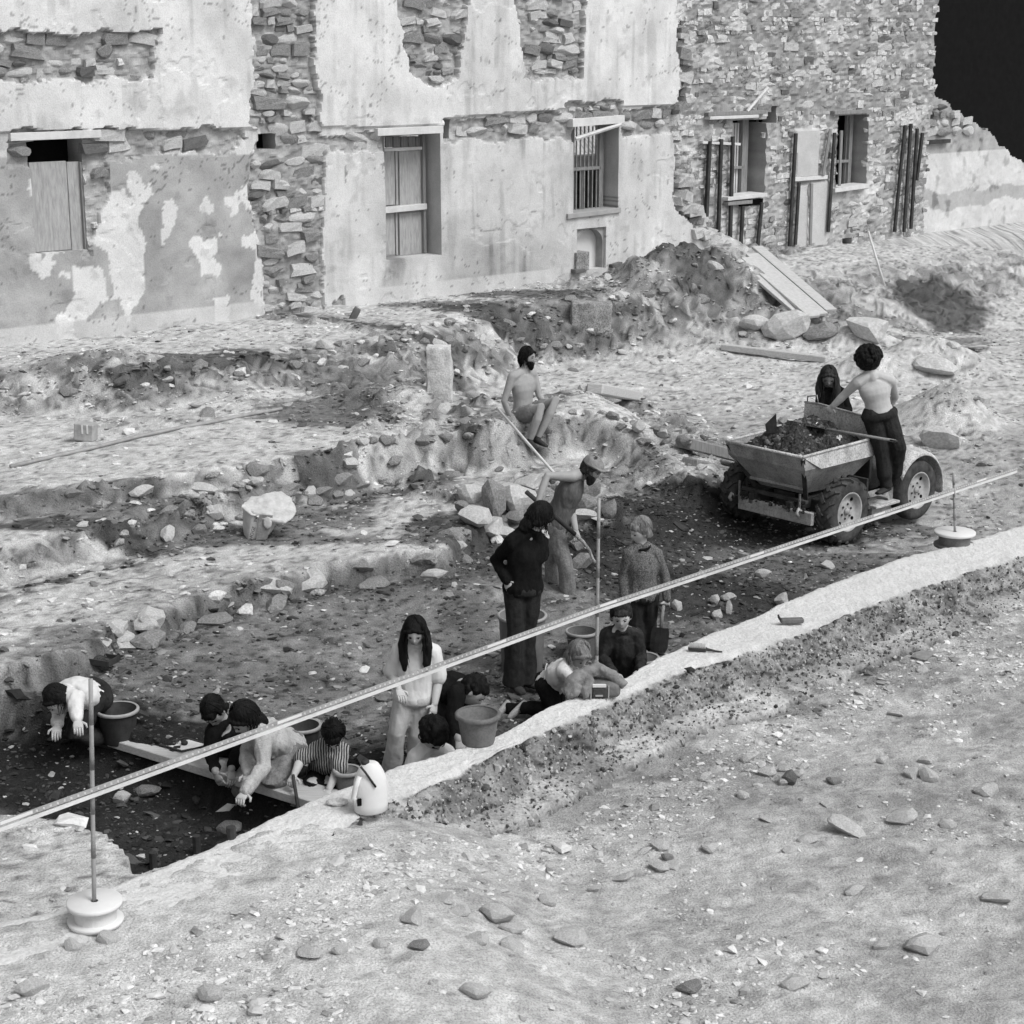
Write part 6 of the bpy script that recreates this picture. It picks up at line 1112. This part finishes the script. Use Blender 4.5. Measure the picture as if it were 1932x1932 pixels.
# ------------------------------------------------------------------ dumper
DF_ = Vector((-.735, -.68, 0)).normalized(); DS = Vector((-DF_.y, DF_.x, 0)) * 1.0; DS = Vector((.68, -.735, 0)).normalized(); DU = Vector((0, 0, 1))
AX = (P(1590, 1024, .08) + P(1404, 981, .08)) / 2; AX.z = .08
dm = thing('site_dumper', 'small old site dumper with its tipping skip full of dark soil', 'dumper', AX)
def D(f, s, u): return DF_ * f + DS * s + DU * u
DB = Matrix((DF_, DS, DU)).transposed()
def dbox(bm, f, s, u, sf, ss, su, rot=None, bev=.006): box(bm, D(f, s, u), (sf, ss, su), DB @ rot if rot else DB, bev)
def dpart(name, mat, *bs, parent=dm, smooth=False):
    bm = bmesh.new()
    for b_ in bs: dbox(bm, *b_)
    return bmobj(name, bm, mat, parent, smooth)
def wheel(f, s, rad, w, lugs, name='wheel'):
    sg = 1 if s > 0 else -1; wt = link(name, None, dm, D(f, s, rad)); wt.rotation_euler = DB.to_euler()
    Mx = Matrix.Rotation(R(-90) * sg, 4, 'X')           # lathe axis along the wheel's side
    bm = bmesh.new(); h = w / 2
    lathe(bm, [(rad * .56, -h * .8), (rad * .62, -h), (rad * .80, -h * 1.05), (rad * .92, -h * .92), (rad * .955, -h * .5), (rad * .965, 0), (rad * .955, h * .5), (rad * .92, h * .92), (rad * .80, h * 1.05), (rad * .62, h), (rad * .56, h * .8)], 40, Mx)
    ty = bmobj('tyre', bm, M['rubber'], wt, True)
    if lugs:
        bm = bmesh.new(); n = 16
        for i in range(n):
            for half in (-1, 1):
                a0_ = 2 * math.pi * (i + (.5 if half > 0 else 0)) / n; pts = []
                for q_ in range(4):
                    yy = half * h * (.02 + .33 * q_ * 1.02); aa = a0_ + half * 0 + q_ * .10 * (1); rr_ = rad * (1.0 - (.03 if q_ == 3 else 0) - (.0 if q_ < 3 else .05)); pts.append((rr_, aa, yy))
                for (r1, a1_, y1), (r2, a2_, y2) in zip(pts, pts[1:]):
                    p1 = Vector((r1 * math.cos(a1_), y1, r1 * math.sin(a1_))); p2 = Vector((r2 * math.cos(a2_), y2, r2 * math.sin(a2_))); beam(bm, p1 * .985, p2 * .985, rad * .10, rad * .075, up=(p1 + p2).normalized() * 1.0)
        tag(bmobj('lugs', bm, M['rubber'], wt), kind='stuff')
    bm = bmesh.new(); rw = lathe(bm, [(rad * .57, h * .85), (rad * .60, h * .95), (rad * .58, h * 1.0), (rad * .54, h * .9), (rad * .50, h * .45), (rad * .34, h * .30), (rad * .30, h * .42), (rad * .14, h * .46), (.001, h * .46)], 36, Mx); bmobj('rim', bm, M['rim'], wt, True)
    for i in range(6):
        a_ = i * math.pi / 3 + .3; bm = bmesh.new(); p_ = Mx @ Vector((rad * .22 * math.cos(a_), rad * .22 * math.sin(a_), h * .46)); q_ = Mx @ Vector((rad * .22 * math.cos(a_), rad * .22 * math.sin(a_), h * .56)); tube(bm, [p_, q_], rad * .035, 6); bmobj('bolt', bm, M['paint_dark'], wt)
    for i in range(4):
        a_ = i * math.pi / 2 + .9; bm = bmesh.new(); p_ = Mx @ Vector((rad * .42 * math.cos(a_), rad * .42 * math.sin(a_), h * .30)); q_ = Mx @ Vector((rad * .42 * math.cos(a_), rad * .42 * math.sin(a_), h * .44)); tube(bm, [p_, q_], rad * .055, 10); bmobj('rim_hole', bm, M['black'], wt)
    bm = bmesh.new(); p_ = Mx @ Vector((0, 0, h * .4)); q_ = Mx @ Vector((0, 0, h * .75)); tube(bm, [p_, q_], [rad * .12, rad * .09], 12); bmobj('hub', bm, M['paint'], wt, True)
    return wt
wheel(0, .67, .365, .20, True); wheel(0, -.67, .365, .20, True); wheel(-1.36, .62, .36, .17, False); wheel(-1.36, -.62, .36, .17, False)
# skip
z1 = 1.02; F0, F1, S0 = .56, -.80, .53
bot = [(.22, -.30, .52), (.22, .30, .52), (-.48, .30, .50), (-.48, -.30, .50)]; rimq = [(F0, -S0, z1), (F0, S0, z1), (F1, S0, z1 + .02), (F1, -S0, z1 + .02)]; knee = [(.50, -S0, .86), (.50, S0, .86), (-.74, S0, .86), (-.74, -S0, .86)]
def skin_panel(name, quads, mat, th=.012):
    bm = bmesh.new()
    for q_ in quads: bm.faces.new([bm.verts.new(D(*p_)) for p_ in q_])
    bmesh.ops.remove_doubles(bm, verts=bm.verts, dist=1e-4); bmesh.ops.recalc_face_normals(bm, faces=bm.faces); bmesh.ops.solidify(bm, geom=bm.faces, thickness=th); return bmobj(name, bm, mat, dm)
skin_panel('skip', [[bot[i], bot[(i + 1) % 4], knee[(i + 1) % 4], knee[i]] for i in range(4)] + [[knee[i], knee[(i + 1) % 4], rimq[(i + 1) % 4], rimq[i]] for i in range(4)] + [bot], M['paint'])
skin_panel('skip_back_plate', [[(F1 + .03, S0, z1 - .1), (F1 + .03, S0, z1 + .10), (F1 + .02, S0 * .74, z1 + .22), (F1 + .02, -S0 * .60, z1 + .27), (F1 + .02, -S0 * .96, z1 + .26), (F1 + .02, -S0 * .98, z1 + .02), (F1 + .03, -S0 * .98, z1 - .1)]], M['paint_pale'], .014)
bm = bmesh.new()
for i in range(4): tube(bm, [D(*rimq[i]), D(*rimq[(i + 1) % 4])], .017, 8)
bmobj('skip_rim', bm, M['paint_pale'], dm, True)
bm = bmesh.new(); pp = [(F1 + .03, S0, z1 + .10), (F1 + .02, S0 * .74, z1 + .22), (F1 + .02, -S0 * .60, z1 + .27), (F1 + .02, -S0 * .96, z1 + .26)]; tube(bm, [D(*q_) for q_ in pp], .012, 8); bmobj('back_plate_edge', bm, M['paint'], dm, True)
bm = bmesh.new(); tube(bm, [D(F1 + .02, -.47, z1 + .26), D(F1 + .02, -.47, z1 + .33), D(F1 + .02, -.34, z1 + .36), D(F1 + .02, -.32, z1 + .27)], .009, 6); bmobj('lifting_loop', bm, M['steel'], dm, True)
skin_panel('side_flange', [[(F0 - .02, S0 + .002, z1 - .01), (F0 - .30, S0 + .03, z1 - .17), (F1 + .02, S0 + .03, z1 - .17), (F1, S0 + .002, z1 + .0)]], M['paint_pale'], .01)
bm = bmesh.new(); beam(bm, D(F0 - .03, S0 * .98, z1 - .03), D(.22, .34, .46), .045, .05); bmobj('skip_strut', bm, M['paint_dark'], dm); bm = bmesh.new(); beam(bm, D(F0 - .03, -S0 * .98, z1 - .03), D(.22, -.34, .46), .045, .05); bmobj('skip_strut', bm, M['paint_dark'], dm)
# load
n = 46; uu, vv = np.meshgrid(np.linspace(F1 + .05, F0 - .055, n), np.linspace(-S0 + .03, S0 - .03, n)); ed = np.minimum(np.minimum(uu - F1, F0 - uu) / .25, np.minimum(S0 - vv, S0 + vv) / .25); hh = z1 - .09 + .30 * sst(0, 2.0, ed) + .10 * (fbm(uu * 9, vv * 9, seed=300) - .5) + .10 * (fbm(uu * 25, vv * 25, seed=301) - .5)
pts_ = np.array(DF_)[None, None] * uu[..., None] + np.array(DS)[None, None] * vv[..., None] + np.array(DU)[None, None] * hh[..., None]; idx = np.arange(n * n).reshape(n, n)
link('soil_load', mesh_np('soil_load', pts_.reshape(-1, 3), np.stack([idx[:-1, :-1], idx[:-1, 1:], idx[1:, 1:], idx[1:, :-1]], -1).reshape(-1, 4), M['soil'], smooth=False), dm)
items = []
for i in range(260):
    f_, s_ = rnd.uniform(F1 + .1, F0 - .1), rnd.uniform(-S0 + .1, S0 - .1); sz = rnd.uniform(.008, .022) * (2.0 if rnd.random() < .1 else 1); e_ = min(min(f_ - F1, F0 - f_) / .25, min(S0 - s_, S0 + s_) / .25); zz = z1 - .08 + .30 * float(sst(0, 2.2, np.array(e_)))
    items.append((Matrix.Translation(D(f_, s_, zz)) @ Matrix.Rotation(rnd.uniform(0, 6), 4, 'Z') @ Matrix.Rotation(rnd.uniform(-.6, .6), 4, 'X') @ Matrix.Diagonal((sz * 1.2, sz, sz * .7, 1)), 'st_pale' if rnd.random() < .10 else 'st_dark', rnd.randrange(7)))
tag(joined_stones('load_stones', items, dm), kind='stuff')
# chassis and running gear
dpart('front_beam', M['paint'], (.40, .07, .32, .05, 1.02, .14)); dpart('chassis_rail', M['paint_dark'], (-.45, .26, .40, 1.75, .07, .12)); dpart('chassis_rail', M['paint_dark'], (-.45, -.26, .40, 1.75, .07, .12))
dpart('front_axle', M['paint_dark'], (0, 0, .37, .14, 1.2, .14)); dpart('rear_axle', M['paint_dark'], (-1.36, 0, .36, .12, 1.1, .12)); dpart('cross_bar', M['paint_dark'], (.34, 0, .47, .05, .9, .04)); dpart('tipping_bar', M['paint'], (.30, 0, .60, .04, .80, .035)); dpart('gear_housing', M['paint_dark'], (0, 0, .36, .34, .3, .26))
bm = bmesh.new()
for sg in (-.42, .42):
    for i in range(7): box(bm, D(.43, sg, .56 - i * .028), (.022, .012, .030) if i % 2 else (.012, .022, .030), DB)
bmobj('chain', bm, M['steel'], dm)
for sg in (-.50, .44): bm = bmesh.new(); tube(bm, [D(.42, sg, .38), D(.47, sg, .42), D(.50, sg, .38), D(.47, sg, .34)], .018, 8); bmobj('tow_hook', bm, M['paint'], dm, True)
dpart('side_plate', M['paint_dark'], (-.46, .50, .46, .03, .30, .36)); dpart('foot_plate', M['paint_pale'], (-.78, .56, .30, .44, .30, .03)); dpart('battery_box', M['paint'], (-.78, .52, .20, .36, .20, .16))
dpart('dash_panel', M['paint_dark'], (-.92, 0, .70, .05, .7, .5)); bm = bmesh.new(); beam(bm, D(-.95, .0, .7), D(-1.02, .0, 1.02), .03, .03); bmobj('steering_column', bm, M['paint_dark'], dm)
bm = bmesh.new(); c_ = D(-.80, .05, 1.12); u_ = Vector(D(1, 0, .8)).normalized(); w_ = u_.cross(Vector((0, 0, 1))).normalized(); x_ = u_.cross(w_); c_ = D(-1.02, .0, 1.02); tube(bm, [c_ + (w_ * math.cos(a_) + x_ * math.sin(a_)) * .17 for a_ in np.linspace(0, 2 * math.pi, 25)], .012, 6); bmobj('steering_wheel', bm, M['bucket_blk'], dm, True)
dpart('seat', M['bucket_gry'], (-1.12, .0, .86, .30, .36, .08)); 
bm = bmesh.new(); loft(bm, [(D(-.98, 0, .62), D(0, .56, 0), D(0, 0, .30)), (D(-1.08, 0, .66), D(0, .57, 0), D(0, 0, .30)), (D(-1.28, 0, .66), D(0, .50, 0), D(0, 0, .30)), (D(-1.55, 0, .62), D(0, .40, 0), D(0, 0, .26)), (D(-1.72, 0, .55), D(0, .30, 0), D(0, 0, .16))], 24); bmobj('engine_cowl', bm, M['paint'], dm, True)
for sg in (1, -1):      # mudguards sweep over the rear wheels
    prof = [(a_, .44) for a_ in np.linspace(R(-12), R(150), 16)]; bm = bmesh.new(); rows = []
    for a_, rr_ in prof:
        f_ = -1.36 - rr_ * math.cos(a_); u_ = .36 + rr_ * math.sin(a_) * 1.05; rows.append([bm.verts.new(D(f_, sg * q_, u_ + dz)) for q_, dz in ((.38, .02), (.50, .02), (.62, .012), (.71, -.01), (.735, -.05))])
    for p_, q_ in zip(rows, rows[1:]):
        for k_ in range(4): bm.faces.new((p_[k_], p_[k_ + 1], q_[k_ + 1], q_[k_]))
    bmesh.ops.recalc_face_normals(bm, faces=bm.faces); bmesh.ops.solidify(bm, geom=bm.faces, thickness=.012); bmobj('mudguard', bm, M['paint_pale'], dm, True)
    bm = bmesh.new(); rows = [[bm.verts.new(D(f_, sg * (.60 + .02), u_)) for f_, u_ in ((-.98, .26 + .0), (-.98, .62), (-1.05, .80))], [bm.verts.new(D(f_, sg * .63, u_)) for f_, u_ in ((-.88, .26), (-.86, .55), (-.92, .76))]]
    for k_ in range(2): bm.faces.new((rows[0][k_], rows[0][k_ + 1], rows[1][k_ + 1], rows[1][k_]))
    bmesh.ops.solidify(bm, geom=bm.faces, thickness=.01); bmobj('cowl_side', bm, M['paint_pale'], dm, True)
for s_, f_ in ((.12, -.98), (.20, -1.0), (.28, -.99)):
    bm = bmesh.new(); tube(bm, [D(f_, s_, .6), D(f_ + .05, s_, .92)], .010, 6); ball(bm, D(f_ + .05, s_, .94), .022, sub=2); bmobj('lever', bm, M['bucket_blk'], dm, True)
bm = bmesh.new(); tube(bm, [D(-.6, .30, .42), D(-.35, .36, .34), D(-.1, .30, .42), D(.05, .18, .50)], .014, 6); bmobj('hydraulic_hose', bm, M['bucket_blk'], dm, True)
bm = bmesh.new()
for i in range(60):
    f_ = rnd.uniform(.34, .45); s_ = rnd.uniform(-.45, .5); ball(bm, D(f_, s_, .385 + rnd.uniform(0, .015)), rnd.uniform(.008, .026), sub=1)
tag(bmobj('caked_mud', bm, M['soil'], dm), kind='stuff')
A = Q(1690, 832, 18.75); B = Q(1560, 810, 19.15); spade('shovel', 'shovel with dark shaft thrown on the load of the dumper', A, B, True, (0, .3, 1), bw=.2, bl=.22)
A = Q(1464, 790, 19.2); t = thing('spade', 'dark spade blade sticking up from the left of the soil load', 'spade', A); bm = bmesh.new(); v = [bm.verts.new(x_) for x_ in (Vector((0, 0, .06)), Vector((-.12, -.02, -.06)), Vector((-.10, -.02, -.16)), Vector((.02, 0, -.16)))]; bm.faces.new(v); bmesh.ops.solidify(bm, geom=bm.faces, thickness=.006); bmobj('blade', bm, M['paint_dark'], t)
